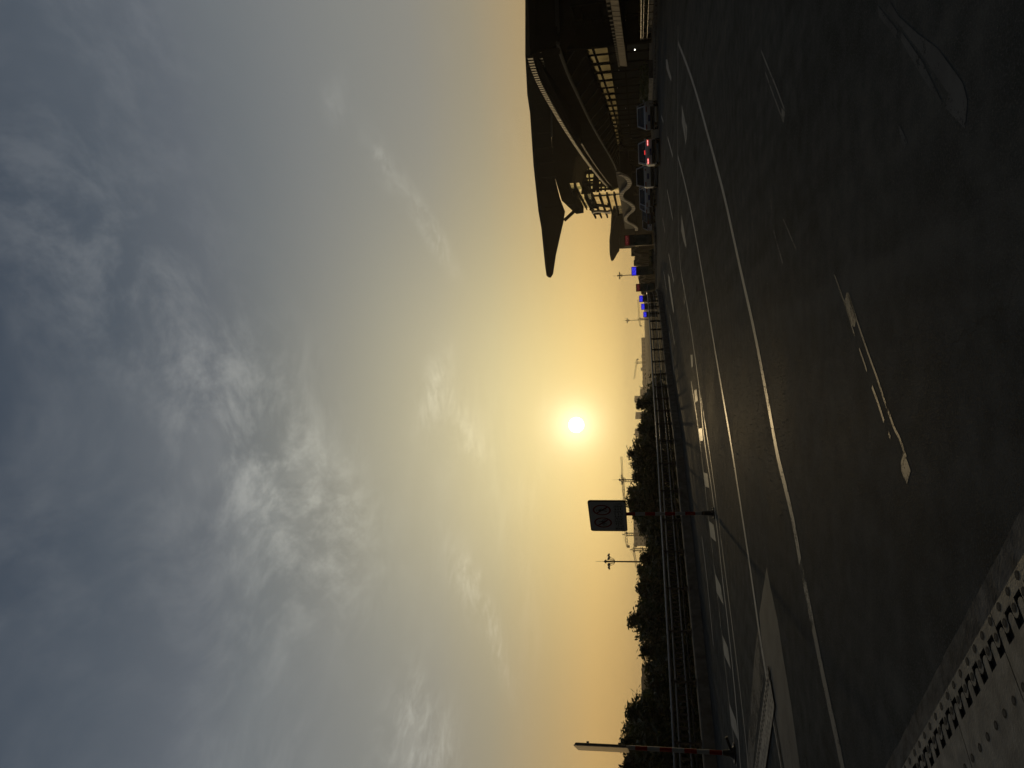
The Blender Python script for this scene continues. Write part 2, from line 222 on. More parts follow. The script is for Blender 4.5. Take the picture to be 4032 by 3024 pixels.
 'far_buildings': [((130.89,2400.0,2.17),(-33.89,2400.0,7.05)),((-25.75,2250.0,12.31),(-47.73,2250.0,12.96)),((-52.12,2600.0,33.05),(-75.01,2600.0,33.73)),((-108.51,2650.0,31.88),(-132.71,2650.0,32.6)),((-164.65,2650.0,35.25),(-190.58,2650.0,36.02)),((-300.92,1700.0,31.71),(-362.01,1700.0,33.53)),((-223.69,600.0,8.94),(-244.27,600.0,9.55)),((192.43,2800.0,-6.99),(178.78,2800.0,-6.59))],
 'crane_a': [(-178.16,900.0,26.83),(-112.17,900.0,28.66),(-192.29,900.0,26.08)],
 'crane_b': [(-135.33,1050.0,33.3),(-102.67,1050.0,34.37),(-163.53,1050.0,31.42)],
 'crane_c': [(-217.52,1000.0,20.52),(-241.01,1000.0,17.34),(-212.94,1000.0,19.09)],
 'crane_d': [(33.84,1500.0,13.5),(2.72,1500.0,19.74),(40.19,1500.0,13.32)],
 'crane_e': [(117.14,1500.0,5.73),(154.88,1500.0,7.99),(104.41,1500.0,5.14)],
 'crane_f': [(-18.36,1800.0,6.63),(-12.9,1800.0,12.84),(-20.75,1800.0,4.97)],
 'sign_plate': [(-2.92,18.89,3.04),(-2.92,18.89,2.12),(-3.83,19.84,2.13),(-3.83,19.84,3.05)],
 'sign_pole': [(-3.33,19.36,2.15),(-3.31,19.36,-0.0)],
 'left_pole': [(-7.74,16.2,3.07),(-7.69,16.2,2.17),(-7.63,16.11,0.0)],
}

# ------------------------------------------------------------------ helpers
C = sc.collection
MESHES = {}
def rootloc(p):
    v = Vector((0,0,0))
    while p is not None: v += p.location; p = p.parent
    return v
def obj(name, V, F, mat, parent=None, kind=None, smooth=False, label=None):
    off = rootloc(parent)
    me = bpy.data.meshes.new(name); me.from_pydata([tuple(Vector(v)-off) for v in V], [], F); me.update()
    if mat: me.materials.append(mat)
    if smooth:
        for p in me.polygons: p.use_smooth = True
    o = bpy.data.objects.new(name, me); C.objects.link(o); o.parent = parent
    if kind: o['kind'] = kind
    if label: o['label'] = label
    return o
def inst(name, mesh, parent, loc, rot=(0,0,0), scale=(1,1,1)):
    o = bpy.data.objects.new(name, mesh); C.objects.link(o); o.parent = parent; o.location = Vector(loc)-rootloc(parent); o.rotation_euler = rot; o.scale = scale
    return o
def thing(name, label, cat, loc=(0,0,0), group=None):
    o = bpy.data.objects.new(name, None); C.objects.link(o); o.location = loc; o.empty_display_size = .3
    return tag(o, label, cat, group)
def tag(o, label, cat, group=None):
    o['label'] = label; o['category'] = cat
    if group: o['group'] = group
    return o
def struct(name, V, F, mat, parent=None, smooth=False): return obj(name, V, F, mat, parent, None if parent else 'structure', smooth)
def join(*parts):
    V, F = [], []
    for v, f in parts:
        n = len(V); V += list(v); F += [tuple(i+n for i in q) for q in f]
    return V, F
def box(c, s, rz=0., R3=None):
    cx, cy, cz = c; hx, hy, hz = s[0]/2, s[1]/2, s[2]/2
    V = []
    for dx, dy, dz in ((-1,-1,-1),(1,-1,-1),(1,1,-1),(-1,1,-1),(-1,-1,1),(1,-1,1),(1,1,1),(-1,1,1)):
        p = Vector((dx*hx, dy*hy, dz*hz))
        p = (R3 @ p) if R3 else Matrix.Rotation(rz, 3, 'Z') @ p
        V.append(tuple(p + Vector(c)))
    return V, [(0,3,2,1),(4,5,6,7),(0,1,5,4),(1,2,6,5),(2,3,7,6),(3,0,4,7)]
def bar(a, b, w, h=None):
    a, b = Vector(a), Vector(b); h = h or w; d = b-a
    q = d.to_track_quat('X', 'Z').to_matrix()
    return box((a+b)/2, (d.length, w, h), R3=q)
def tube(path, r, n=8, closed=False, cap=True):
    P = [Vector(p) for p in path]; V, F = [], []
    for i, p in enumerate(P):
        t = (P[min(i+1, len(P)-1)] - P[max(i-1, 0)]).normalized()
        ref = Vector((0,0,1)) if abs(t.z) < .9 else Vector((1,0,0))
        a = t.cross(ref).normalized(); b2 = t.cross(a).normalized(); rr = r[i] if isinstance(r, (list, tuple)) else r
        for k in range(n):
            w = 2*math.pi*k/n; V.append(tuple(p + a*math.cos(w)*rr + b2*math.sin(w)*rr))
    for i in range(len(P)-1):
        for k in range(n): F.append((i*n+k, i*n+(k+1)%n, (i+1)*n+(k+1)%n, (i+1)*n+k))
    if cap: F += [tuple(range(n))[::-1], tuple(range((len(P)-1)*n, len(P)*n))]
    return V, F
def prism(out, ext):
    n = len(out); e = Vector(ext); V = [tuple(Vector(p)) for p in out] + [tuple(Vector(p)+e) for p in out]
    F = [tuple(range(n)), tuple(range(2*n-1, n-1, -1))] + [(i, i+n, (i+1)%n+n, (i+1)%n) for i in range(n)]
    return V, F
def strip(A, B, ext):
    """closed band between two 3-D polylines, given thickness by ext"""
    n = len(A); e = Vector(ext); V = [Vector(p) for p in A] + [Vector(p) for p in B]; V += [p+e for p in V]
    F = []
    for i in range(n-1):
        F += [(i, i+1, n+i+1, n+i), (2*n+i, 3*n+i, 3*n+i+1, 2*n+i+1), (i, 2*n+i, 2*n+i+1, i+1), (n+i, n+i+1, 3*n+i+1, 3*n+i)]
    F += [(0, n, 3*n, 2*n), (n-1, 3*n-1, 4*n-1, 2*n-1)]
    return [tuple(v) for v in V], F
def resample(pts, step):
    P = [Vector(p) for p in pts]; out = [P[0]]; acc = 0.
    for a, b in zip(P, P[1:]):
        L = (b-a).length; d = step-acc
        while d <= L: out.append(a+(b-a)*d/L); d += step
        acc = L-(d-step)
    return out
def smooth_line(pts, n=6):
    P = [Vector(p) for p in pts]; P = [2*P[0]-P[1]]+P+[2*P[-1]-P[-2]]; out = []
    for i in range(1, len(P)-2):
        p0, p1, p2, p3 = P[i-1:i+3]
        for k in range(n):
            t = k/n; out.append(.5*((2*p1)+(p2-p0)*t+(2*p0-5*p1+4*p2-p3)*t*t+(3*p1-p0-3*p2+p3)*t**3))
    out.append(P[-2]); return out
def soften(pts, k=3):
    P = [Vector(p) for p in pts]
    for _ in range(k): P = [P[0]]+[(P[i-1]+2*P[i]+P[i+1])/4 for i in range(1, len(P)-1)]+[P[-1]]
    return P
def deck_z(y): return 0. if y < 78 else -.026*(y-78)
def ribbon(pts, w, z=.004):
    P = [Vector((p[0], p[1])) for p in pts]; V, F = [], []
    for i, p in enumerate(P):
        t = (P[min(i+1, len(P)-1)]-P[max(i-1, 0)]).normalized(); n = Vector((-t.y, t.x))*w/2
        V += [(p.x+n.x, p.y+n.y, z+deck_z(p.y)), (p.x-n.x, p.y-n.y, z+deck_z(p.y))]
    for i in range(len(P)-1): F.append((2*i, 2*i+1, 2*i+3, 2*i+2))
    return V, F

# ------------------------------------------------------------------ materials
def material(name, col, rough=.7, metal=0., var=0., scale=4., bump=0., bscale=60., emit=None, spec=.5):
    m = bpy.data.materials.new(name); m.use_nodes = True; t = m.node_tree; b = NB(t); p = t.nodes['Principled BSDF']
    p.inputs['Roughness'].default_value = rough; p.inputs['Metallic'].default_value = metal; p.inputs['Specular IOR Level'].default_value = spec
    c4 = (*col, 1)
    tc = b.n('ShaderNodeTexCoord').outputs['Object']
    if var:
        f = b.noise(tc, scale, 5, .6); lo = tuple(max(0, x*(1-var)) for x in col); hi = tuple(min(1, x*(1+var)) for x in col)
        b.put(p.inputs['Base Color'], b.ramp(f, [(.3, lo), (.7, hi)]))
        b.put(p.inputs['Roughness'], b.remap(b.noise(tc, scale*2.3, 3), .3, .7, max(.03, rough-.08), min(1, rough+.08)))
    else: p.inputs['Base Color'].default_value = c4
    if bump:
        bn = b.n('ShaderNodeBump'); bn.inputs['Strength'].default_value = bump; bn.inputs['Distance'].default_value = .01
        b.put(bn.inputs['Height'], b.noise(tc, bscale, 3)); b.put(p.inputs['Normal'], bn.outputs[0])
    if emit: p.inputs['Emission Color'].default_value = (*emit[0], 1); p.inputs['Emission Strength'].default_value = emit[1]
    return m
M = {}
def asphalt():
    m = bpy.data.materials.new('asphalt'); m.use_nodes = True; t = m.node_tree; b = NB(t); p = t.nodes['Principled BSDF']
    g = b.n('ShaderNodeTexCoord').outputs['Object']
    big = b.noise(g, .22, 4, .6); tracks = b.noise(b.mapping(g, rot=(0,0,R(-38)), scale=(1.6, .08, 1)), 1.2, 4, .55)
    grit = b.noise(g, 60., 3, .75); mott = b.noise(g, 3.2, 6, .65)
    f = b.m('ADD', b.m('MULTIPLY', big, .34), b.m('ADD', b.m('MULTIPLY', tracks, .26), b.m('MULTIPLY', mott, .4)))
    c = b.ramp(f, [(.42, (.046,.052,.054)), (.5, (.074,.081,.083)), (.60, (.118,.125,.124))])
    vor = b.n('ShaderNodeTexVoronoi', feature='F1'); b.put(vor.inputs['Vector'], g); vor.inputs['Scale'].default_value = 130.
    stone = b.remap(vor.outputs['Distance'], .12, .5)
    c = b.mix(b.m('MULTIPLY', b.remap(grit, .46, .70), .75), c, (.165,.172,.170,1), 'MIX')
    # oil stains and darker wheel paths
    oil = b.remap(b.noise(b.mapping(g, rot=(0,0,R(-30)), scale=(1., .35, 1)), .9, 5, .6), .60, .72)
    c = b.mix(b.m('MULTIPLY', oil, .55), c, (.028,.029,.028,1))
    # cracks
    cr = b.n('ShaderNodeTexVoronoi', feature='DISTANCE_TO_EDGE'); b.put(cr.inputs['Vector'], b.v('ADD', g, b.v('SCALE', b.n('ShaderNodeTexNoise').outputs[1], .0))); cr.inputs['Scale'].default_value = .16
    wob = b.n('ShaderNodeTexNoise'); b.put(wob.inputs['Vector'], g); wob.inputs['Scale'].default_value = 1.3; wob.inputs['Detail'].default_value = 6
    b.put(cr.inputs['Vector'], b.v('ADD', g, b.v('SCALE', wob.outputs[1], 1.1)))
    crack = b.m('MULTIPLY', b.remap(cr.outputs['Distance'], .002, .0005), b.remap(b.noise(g, .35, 2), .5, .62))
    c = b.mix(b.m('MULTIPLY', crack, .35), c, (.006,.0055,.005,1))
    b.put(p.inputs['Base Color'], c)
    b.put(p.inputs['Roughness'], b.remap(b.m('ADD', b.m('MULTIPLY', grit, .75), b.m('MULTIPLY', big, .25)), .36, .64, ASPH_R0, ASPH_R1))
    p.inputs['Specular IOR Level'].default_value = ASPH_SPEC
    bn = b.n('ShaderNodeBump'); bn.inputs['Strength'].default_value = .9; bn.inputs['Distance'].default_value = .006
    b.put(bn.inputs['Height'], b.m('ADD', b.m('MULTIPLY', stone, -.7), b.m('MULTIPLY', grit, .6))); b.put(p.inputs['Normal'], bn.outputs[0])
    return m
ASPH_R0, ASPH_R1, ASPH_SPEC = .62, 1., .006
M['asphalt'] = asphalt()
def worn_paint(name, col, keep, spec=.12):
    """road paint with chips worn through to the asphalt (transparent where the paint is gone)"""
    m = bpy.data.materials.new(name); m.use_nodes = True; t = m.node_tree; b = NB(t); p = t.nodes['Principled BSDF']
    g = b.n('ShaderNodeTexCoord').outputs['Object']
    n1 = b.noise(g, 7., 8, .7); n2 = b.noise(g, .8, 4, .6)
    n3 = b.noise(g, 48., 4, .75)
    h = b.m('ADD', b.m('MULTIPLY', n3, .34), b.m('ADD', b.m('MULTIPLY', n1, .30), b.m('MULTIPLY', n2, .36)))
    a = b.remap(h, keep-.05, keep+.03)
    dirt = b.noise(g, 2.2, 5, .6)
    b.put(p.inputs['Base Color'], b.ramp(dirt, [(.3, tuple(x*.6 for x in col)), (.7, col)]))
    p.inputs['Roughness'].default_value = .5; p.inputs['Specular IOR Level'].default_value = spec; b.put(p.inputs['Alpha'], a)
    return m
M['paint'] = worn_paint('road_paint', (.36,.35,.33), .40); M['paint_worn'] = worn_paint('road_paint_worn', (.30,.29,.27), .53)
M['paint_worn2'] = worn_paint('road_paint_chipped', (.20,.195,.18), .47, .05)
M['paint_faint'] = worn_paint('road_paint_faint', (.19,.19,.183), .47, .0)
M['paint_thin'] = worn_paint('road_paint_thin', (.18,.175,.165), .46)
M['pale_asphalt'] = worn_paint('pale_road_patch', (.150,.147,.138), .40, .02)
M['pale_asphalt_b'] = worn_paint('pale_road_patch_dull', (.125,.124,.12), .47, .02)
M['concrete'] = material('weathered_concrete', (.17,.17,.165), .9, spec=.05, var=.35, scale=3., bump=.4, bscale=40)
M['joint_concrete'] = material('joint_concrete', (.135,.133,.126), .9, spec=.02, var=.6, scale=5., bump=.6, bscale=50)
M['plate'] = material('galvanised_plate', (.064,.064,.061), .5, 0., var=.45, scale=4., bump=.2, bscale=70, spec=.3)
M['dark'] = material('recess_shade', (.008,.008,.008), .9)  # flat black that paints in the shade of gaps and bolt recesses
M['ground'] = material('ground', (.03,.034,.018), .95, var=.4, scale=.05, spec=.03)
M['rail_steel'] = material('railing_steel', (.17,.17,.175), .42, .75, var=.1, scale=3)
M['paint_main'] = worn_paint('road_paint_main', (.27,.265,.25), .425)
M['rail_dark'] = material('railing_post_paint', (.045,.04,.036), .55, .2, var=.2)
M['black'] = material('black_metal', (.02,.019,.018), .5, .3)
M['bolt'] = material('bolt_steel', (.09,.09,.085), .8, 0., spec=.05)
M['red'] = material('reflective_red_band', (.24,.012,.01), .6, spec=.1)
M['white'] = material('reflective_white_band', (.30,.32,.34), .6, spec=.1)
M['sign_face'] = material('sign_face', (.26,.29,.33), .7, spec=.05)
M['sign_face_gloss'] = material('glossy_sign_face', (.5,.5,.48), .3, spec=.5)
M['sign_back'] = material('sign_back_aluminium', (.32,.32,.31), .45, .6, var=.1)
M['sign_black'] = material('sign_print_black', (.010,.010,.010), .7, spec=.05)
M['sign_red'] = material('sign_print_red', (.13,.012,.012), .7, spec=.05)
M['lamp_metal'] = material('lamp_post_paint', (.05,.045,.04), .5, .2)
M['lamp_glass'] = material('lamp_glass', (.35,.33,.28), .3)
M['crane'] = material('crane_paint', (.20,.15,.06), .6)
M['far_wall'] = material('far_building_render', (.30,.28,.25), .85, var=.12, scale=.05)
M['far_glass'] = material('far_window_glass', (.05,.055,.06), .2)
M['bark'] = material('bark', (.05,.04,.03), .9, var=.3)
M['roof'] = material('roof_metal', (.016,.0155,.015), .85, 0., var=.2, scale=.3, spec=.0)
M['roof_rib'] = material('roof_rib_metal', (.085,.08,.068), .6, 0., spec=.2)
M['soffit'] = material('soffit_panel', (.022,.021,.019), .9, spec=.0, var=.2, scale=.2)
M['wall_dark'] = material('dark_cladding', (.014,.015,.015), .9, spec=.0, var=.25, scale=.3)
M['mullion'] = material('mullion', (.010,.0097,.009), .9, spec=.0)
def tinted_mirror(name, col, rough):
    m = bpy.data.materials.new(name); m.use_nodes = True; t = m.node_tree; b = NB(t); g = b.n('ShaderNodeTexCoord').outputs['Object']
    gs = b.n('ShaderNodeBsdfGlossy'); gs.inputs['Roughness'].default_value = rough
    b.put(gs.inputs['Color'], b.ramp(b.noise(g, .35, 4), [(.35, tuple(x*.45 for x in col)), (.62, col)])); b.put(t.nodes['Material Output'].inputs[0], gs.outputs[0]); return m
M['mirror'] = tinted_mirror('tinted_mirror_glass', (.115,.108,.093), .08)
M['hall_glass'] = tinted_mirror('hall_mirror_glass', (.48,.46,.40), .1)
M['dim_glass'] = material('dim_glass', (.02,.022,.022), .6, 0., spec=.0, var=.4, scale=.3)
M['pale_fascia'] = material('pale_canopy_panel', (.17,.148,.115), .8, var=.1, scale=.6, spec=.05)
M['white_wave'] = material('white_wave_panel', (.34,.31,.27), .7, var=.06, scale=1)
M['grey_panel'] = material('grey_canopy_sheet', (.06,.063,.066), .8, 0., spec=.02, var=.15, scale=.4)
M['teal'] = material('teal_poster_glass', (.05,.10,.11), .3, var=.5, scale=.6)
M['led_blue'] = material('led_blue', (.01,.01,.1), .5, emit=((.02,.01,1.), .55))
M['led_blue_text'] = material('led_blue_text', (.1,.1,.5), .5, emit=((.18,.2,1.), .9))
M['led_red'] = material('led_red', (.1,.01,.01), .5, emit=((.07,.006,.008), .35))
M['led_red_text'] = material('led_red_text', (.4,.1,.1), .5, emit=((.45,.10,.09), .4))
M['bulb'] = material('lit_bulb', (1,1,1), .5, emit=((1,.93,.8), 6.))
M['lit_panel'] = material('lit_window', (.8,.7,.3), .5, emit=((.42,.36,.16), .5))
M['car_white'] = material('white_car_paint', (.72,.76,.82), .28, 0., var=.03)
M['car_grey'] = material('grey_car_paint', (.12,.12,.13), .28)
M['car_glass'] = material('car_glass', (.02,.022,.025), .06)
M['tyre'] = material('tyre_rubber', (.012,.012,.012), .85)
M['rim'] = material('alloy_rim', (.35,.35,.36), .3, .8)
M['tail_on'] = material('tail_light_on', (.5,.02,.02), .4, emit=((1,.05,.04), .9))
M['tail_core'] = material('tail_light_core', (1,.6,.6), .4, emit=((1,.42,.38), 1.6))
M['tail_off'] = material('tail_light_off', (.25,.015,.015), .25)
M['head_off'] = material('head_light_glass', (.6,.6,.58), .15)
M['plastic'] = material('black_plastic', (.02,.02,.021), .6)
M['number_plate'] = material('number_plate_blue', (.03,.06,.25), .4)
M['stone'] = material('pale_grit', (.22,.20,.17), .35, spec=.6)
def leaf_mat(name, col):
    m = material(name, col, .55, var=.35, scale=1.5); t = m.node_tree; p = t.nodes['Principled BSDF']
    tr = t.nodes.new('ShaderNodeBsdfTranslucent'); tr.inputs[0].default_value = (col[0]*1.2, col[1]*1.1, col[2]*.5, 1)
    mx = t.nodes.new('ShaderNodeMixShader'); mx.inputs[0].default_value = .3
    t.links.new(p.outputs[0], mx.inputs[1]); t.links.new(tr.outputs[0], mx.inputs[2]); t.links.new(mx.outputs[0], t.nodes['Material Output'].inputs[0]); return m
M['leaf'] = leaf_mat('leaves', (.04,.062,.016)); M['leaf_b'] = leaf_mat('leaves_olive', (.062,.065,.02))

# ------------------------------------------------------------------ setting: ground, deck, pavement
g = 2900
struct('ground', [(-g,-600,-7),(g,-600,-7),(g,g,-7),(-g,g,-7)], [(0,1,2,3)], M['ground'])
kerb = [(-30,-40),(-26,-6),(-22,5),(-17,12.2),(-13.2,16.8)] + DATA['kerb_left'] + [(7.6,66.5),(8.4,74),(8.7,92),(8.6,120),(7,180),(3,260),(-4,400)]
def xat(line, y):
    for a, b in zip(line, line[1:]):
        if a[1] <= y <= b[1]: return a[0]+(b[0]-a[0])*(y-a[1])/(b[1]-a[1])
    return line[-1][0]
ks = [(p.x, p.y) for p in smooth_line([(x, y, 0) for x, y in kerb], 5)]
ys = [q for _, q in ks]
V, F = [], []
for (x, y) in ks:
    zz = deck_z(y); V += [(x-.45, y, zz-1.6), (x-.45, y, zz), (150, y, zz), (150, y, zz-1.6)]
for i in range(len(ks)-1): F += [(4*i, 4*i+1, 4*i+5, 4*i+4), (4*i+1, 4*i+2, 4*i+6, 4*i+5), (4*i+3, 4*i, 4*i+4, 4*i+7)]
road = struct('road', V, F, M['asphalt'])
tk = [(60,5),(40,25),(31,41)] + [(27,48),(25,52),(23.6,58),(23.2,66),(23.8,76),(24.5,90),(26,110),(28,140),(30,200),(32,300),(34,400)]
tks = [(p.x, p.y) for p in smooth_line([(x, y, 0) for x, y in tk], 4)]
V, F = [], []
for (x, y) in tks:
    zz = deck_z(y); V += [(x, y, zz-.05), (x, y, zz+.15), (x+.18, y, zz+.15), (150, y, zz+.15)]
for i in range(len(tks)-1):
    for k in range(3): F.append((4*i+k, 4*i+k+1, 4*i+k+5, 4*i+k+4))
struct('pavement', V, F, M['joint_concrete'])
# deck-edge parapet kerb
prof = [(0,0),(0,.30),(.04,.33),(.42,.33),(.45,.30),(.45,-.4)]
par = [p for p in ks if -20 < p[1] < 76]
def sweep(path, prof, side=-1):
    V, F = [], []; n = len(prof)
    for i, (x, y) in enumerate(path):
        a = Vector(path[max(i-1, 0)]); b_ = Vector(path[min(i+1, len(path)-1)]); t = (b_-a).normalized(); nn = Vector((-t.y, t.x))
        for (o, z) in prof: V.append((x+nn.x*o, y+nn.y*o, z+deck_z(y)))
    for i in range(len(path)-1):
        for k in range(n-1): F.append((i*n+k, (i+1)*n+k, (i+1)*n+k+1, i*n+k+1))
    F += [tuple(range(n)), tuple(range((len(path)-1)*n, len(path)*n))[::-1]]
    return V, F
pk = thing('bridge_parapet', 'low concrete parapet kerb carrying the tubular railing along the far road edge', 'parapet', (*DATA['kerb_left'][3], 0))
obj('kerb_beam', *sweep(par, prof), M['concrete'], pk)
# ------------------------------------------------------------------ railing on the parapet
rl = []
for i, (x, y) in enumerate(par):
    if y < 6: continue
    a = Vector(par[max(i-1, 0)]); b_ = Vector(par[min(i+1, len(par)-1)]); t = (b_-a).normalized(); rl.append((x-t.y*.24, y+t.x*.24, .33))
rl = resample(rl, .25); npt = len(rl)
rail = thing('bridge_railing', 'steel tube railing with curved posts along the left edge of the elevated road', 'railing', (*DATA['kerb_left'][3], .33))
end = Vector((rl[-1].x+.9, rl[-1].y+.5, .33))
def rise(h): return [p+Vector((0,0,h)) for p in rl]
obj('top_rail', *tube(rise(.74)+[end+Vector((0,0,.62)), end+Vector((.2,-.1,.3))], .048, 8), M['rail_steel'], rail, smooth=True)
obj('second_rail', *tube(rise(.595), .030, 8), M['rail_steel'], rail, smooth=True)
obj('lower_rail', *tube(rise(.30), .028, 8), M['rail_steel'], rail, smooth=True)
obj('bottom_rail', *tube(rise(.17), .022, 6), M['rail_dark'], rail, smooth=True)
def post_mesh():
    pts = [(0,0),(.09,0),(.075,.2),(.06,.45),(.075,.6),(.05,.70),(.02,.74),(-.04,.74),(-.035,.62),(-.02,.5),(-.03,.3),(-.05,.1),(-.06,0)]
    V, F = prism([(-.02, q[0]-.02, q[1]) for q in pts], (.04, 0, 0)); b1 = box((0,.01,.01), (.16,.2,.02)); return join((V, F), b1)
pv, pf = post_mesh(); pm = bpy.data.meshes.new('post'); pm.from_pydata(pv, [], pf); pm.materials.append(M['rail_dark'])
bv, bf = box((0,0,.447), (.07,.02,.29)); bm_ = bpy.data.meshes.new('baluster'); bm_.from_pydata(bv, [], bf); bm_.materials.append(M['rail_dark'])
nb = 0
for i in range(2, npt-2, 8):
    t = (rl[i+1]-rl[i-1]); rz = math.atan2(t.y, t.x)
    inst('post', pm, rail, rl[i], (0,0,rz))
    if i+8 < npt and rl[i].y > 17:
        for k in range(1, 9):
            u_ = i+8*k/9.; j = int(u_); q = rl[j].lerp(rl[j+1], u_-j); t = rl[j+1]-rl[j]
            if nb < 298: inst('baluster', bm_, rail, q, (0,0,math.atan2(t.y, t.x))); nb += 1

# ------------------------------------------------------------------ road markings
def line(name, key, w, mat, soft=2, z=.004, sub=4):
    pts = [(x, y, 0) for x, y in DATA[key]]; P = smooth_line(soften(pts, soft), sub)
    return struct(name, *ribbon([(p.x, p.y) for p in P], w, z), mat, road)
DATA['main_a'] = DATA['line_main'][:15]; DATA['main_b'] = DATA['line_main'][14:17]; DATA['main_c'] = DATA['line_main'][16:]
line('lane_line', 'main_a', .16, M['paint_main'], 1); line('lane_line', 'main_b', .17, M['paint_worn'], 0); line('lane_line', 'main_c', .16, M['paint_worn2'], 1); line('lane_line', 'line_mid', .15, M['paint'])
line('lane_line', 'line_inner', .14, M['paint'], 1); line('lane_line', 'line_inner_b', .12, M['paint_thin'], 3)
line('lane_line', 'line_edge', .13, M['paint']); line('lane_line', 'line_outer', .10, M['paint_thin'], 3)
def poly(name, pts, mat, z=.004, parent=None):
    bmx = bmesh.new(); vs_ = [bmx.verts.new((x, y, z+deck_z(y))) for x, y in pts]; f = bmx.faces.new(vs_)
    if f.calc_area() and f.normal.z < 0: f.normal_flip()
    bmesh.ops.triangulate(bmx, faces=bmx.faces[:]); bmx.normal_update()
    for f in bmx.faces:
        if f.normal.z < 0: f.normal_flip()
    me = bpy.data.meshes.new(name); bmx.to_mesh(me); bmx.free(); me.materials.append(mat)
    o = bpy.data.objects.new(name, me); C.objects.link(o)
    if parent: o.parent = parent
    else: o['kind'] = 'structure'
    return o
for i in range(10): poly('slow_marking', DATA['slow_%d' % i], M['paint_main'] if i not in (7,8) else M['paint_worn'], .006, road)
for i in range(8):
    (a, b_) = DATA['dash_%d' % i]; struct('lane_dash', *ribbon([a, b_], .17 if i != 3 else .13, .004), M['paint'], road)
for k in 'abcd': poly('lane_arrow', DATA['arrow_'+k], M['paint'] if k in 'ad' else M['paint_thin'], .004, road)
for k in ('wd_patch_a','wd_patch_b','wr_end'): poly('worn_lane_dash', DATA[k], M['paint_worn2'], .002, road)
for k, w_ in (('wd_right',.028),('wd_left',.02),('wd_left_b',.022),('wd_left_c',.03),('wd_left_d',.03),('wr_right',.03),('wr_left',.025),('wm_left',.03),('wm_right',.018)):
    line('worn_lane_dash', k, w_, M['paint_worn2'], 0, .002)
for k in ('', '_b', '_c', '_d'): poly('lane_arrow', DATA['arrow_near'+k], M['paint_faint'], .0015, road)
poly('pale_patch', DATA['wedge'], M['pale_asphalt'], .002, road); poly('pale_patch', DATA['wedge_left'], M['pale_asphalt_b'], .0025, road)
struct('joint_groove', *ribbon(DATA['gap_line'], .07, .009), M['dark'], road)
gp = [(x-.10, y-.06) for x, y in DATA['gap_line']]; struct('joint_lip', *ribbon(gp, .06, .012), M['plate'], road)
gp = [(x+.11, y+.05) for x, y in DATA['gap_line']]; struct('joint_lip', *ribbon(gp, .06, .012), M['joint_concrete'], road)

# ------------------------------------------------------------------ finger-plate expansion joints
def bolt_mesh():
    V, F, mi = [], [], []
    for r, z, k in ((.022,.0006,0), (.012,.0009,1)):
        n0 = len(V)
        for i in range(12): V.append((r*math.cos(i*math.pi/6), r*math.sin(i*math.pi/6), z))
        F.append(tuple(range(n0, n0+12))); mi.append(k)
    me = bpy.data.meshes.new('bolt'); me.from_pydata(V, [], F); me.materials.append(M['dark']); me.materials.append(M['bolt'])  # outer disc is the recess shade as plain dark colour
    for p, k in zip(me.polygons, mi): p.material_index = k
    return me
BM = bolt_mesh()
def finger_joint(label, A, d, s0, s1, w2, c0):
    d = Vector(d).normalized(); n = Vector((d.y, -d.x)); n = n if n.y < 0 else -n
    W = lambda s, q, z: (A[0]+d.x*s+n.x*q, A[1]+d.y*s+n.y*q, z)
    root = thing('expansion_joint', label, 'expansion joint', W((s0+s1)/2, .3, 0))
    quad = lambda q0, q1, z, sa=s0, sb=s1: [W(sa, q0, z), W(sb, q0, z), W(sb, q1, z), W(sa, q1, z)]
    flip = (Vector(W(1,0,0))-Vector(W(0,0,0))).cross(Vector(W(0,1,0))-Vector(W(0,0,0))).z < 0
    FF = [(3,2,1,0)] if flip else [(0,1,2,3)]
    # uneven concrete nosing
    random.seed(3); V = []; K = int((s1-s0)/.12); 
    for i in range(K+1):
        s = s0+(s1-s0)*i/K; V += [W(s, 0, .013), W(s, -c0+random.uniform(-.006,.006), .007)]
    F = [((2*i, 2*i+1, 2*i+3, 2*i+2) if not flip else (2*i+2, 2*i+3, 2*i+1, 2*i)) for i in range(K)]
    obj('concrete_nosing', V, F, M['joint_concrete'], root)
    obj('trough_shade', quad(.01, .26, .006), FF, M['dark'], root)  # flat dark sheet painted in for the shade inside the open gap
    pi = .135; PW = .81; k0 = math.floor(s0/PW); s = .41-PW*3
    while s < s1:
        if s+PW > s0:
            e = .0035
            # plate with fingers pointing across the gap
            P = [(s+e, 0), (s+e, .075)]
            for i in range(6):
                c = s+.0338+pi*i; h = .029
                P += [(c-h, .075), (c-h, .135), (c-h*.6, .150), (c, .155), (c+h*.6, .150), (c+h, .135), (c+h, .075)]
            P += [(s+PW-e, .075), (s+PW-e, 0)]
            top = [W(a, q, .024) for a, q in P]
            o = obj('finger_plate', *prism(top, (0,0,-.012)), M['plate'], root)
            for i in range(6):
                for q in (.028, .108): 
                    inst('bolt', BM, o, W(s+.0338+pi*i, q, .0246))
            P = [(s+e, w2), (s+e, .195)]
            for i in range(6):
                c = s+.1013+pi*i; h = .029
                P += [(c-h, .195), (c-h, .118), (c-h*.6, .103), (c, .098), (c+h*.6, .103), (c+h, .118), (c+h, .195)]
            P = [q for q in P if q[0] < s+PW-e] + [(s+PW-e, .195), (s+PW-e, w2)]
            top = [W(a, q, .022) for a, q in P]
            o = obj('sliding_plate', *prism(top, (0,0,-.012)), M['plate'], root)
            if w2 > .7 or True:
                for i in range(0, 6, 1):
                    for q in (.38, w2-.12): inst('bolt', BM, o, W(s+.09+pi*i, q, .0226))
        s += PW
    return root
finger_joint('steel finger-plate expansion joint nearest the viewer, with rows of slots and bolts', (-.85,3.66), (-.716,.698), -1.9, 3.9, .85, .16)
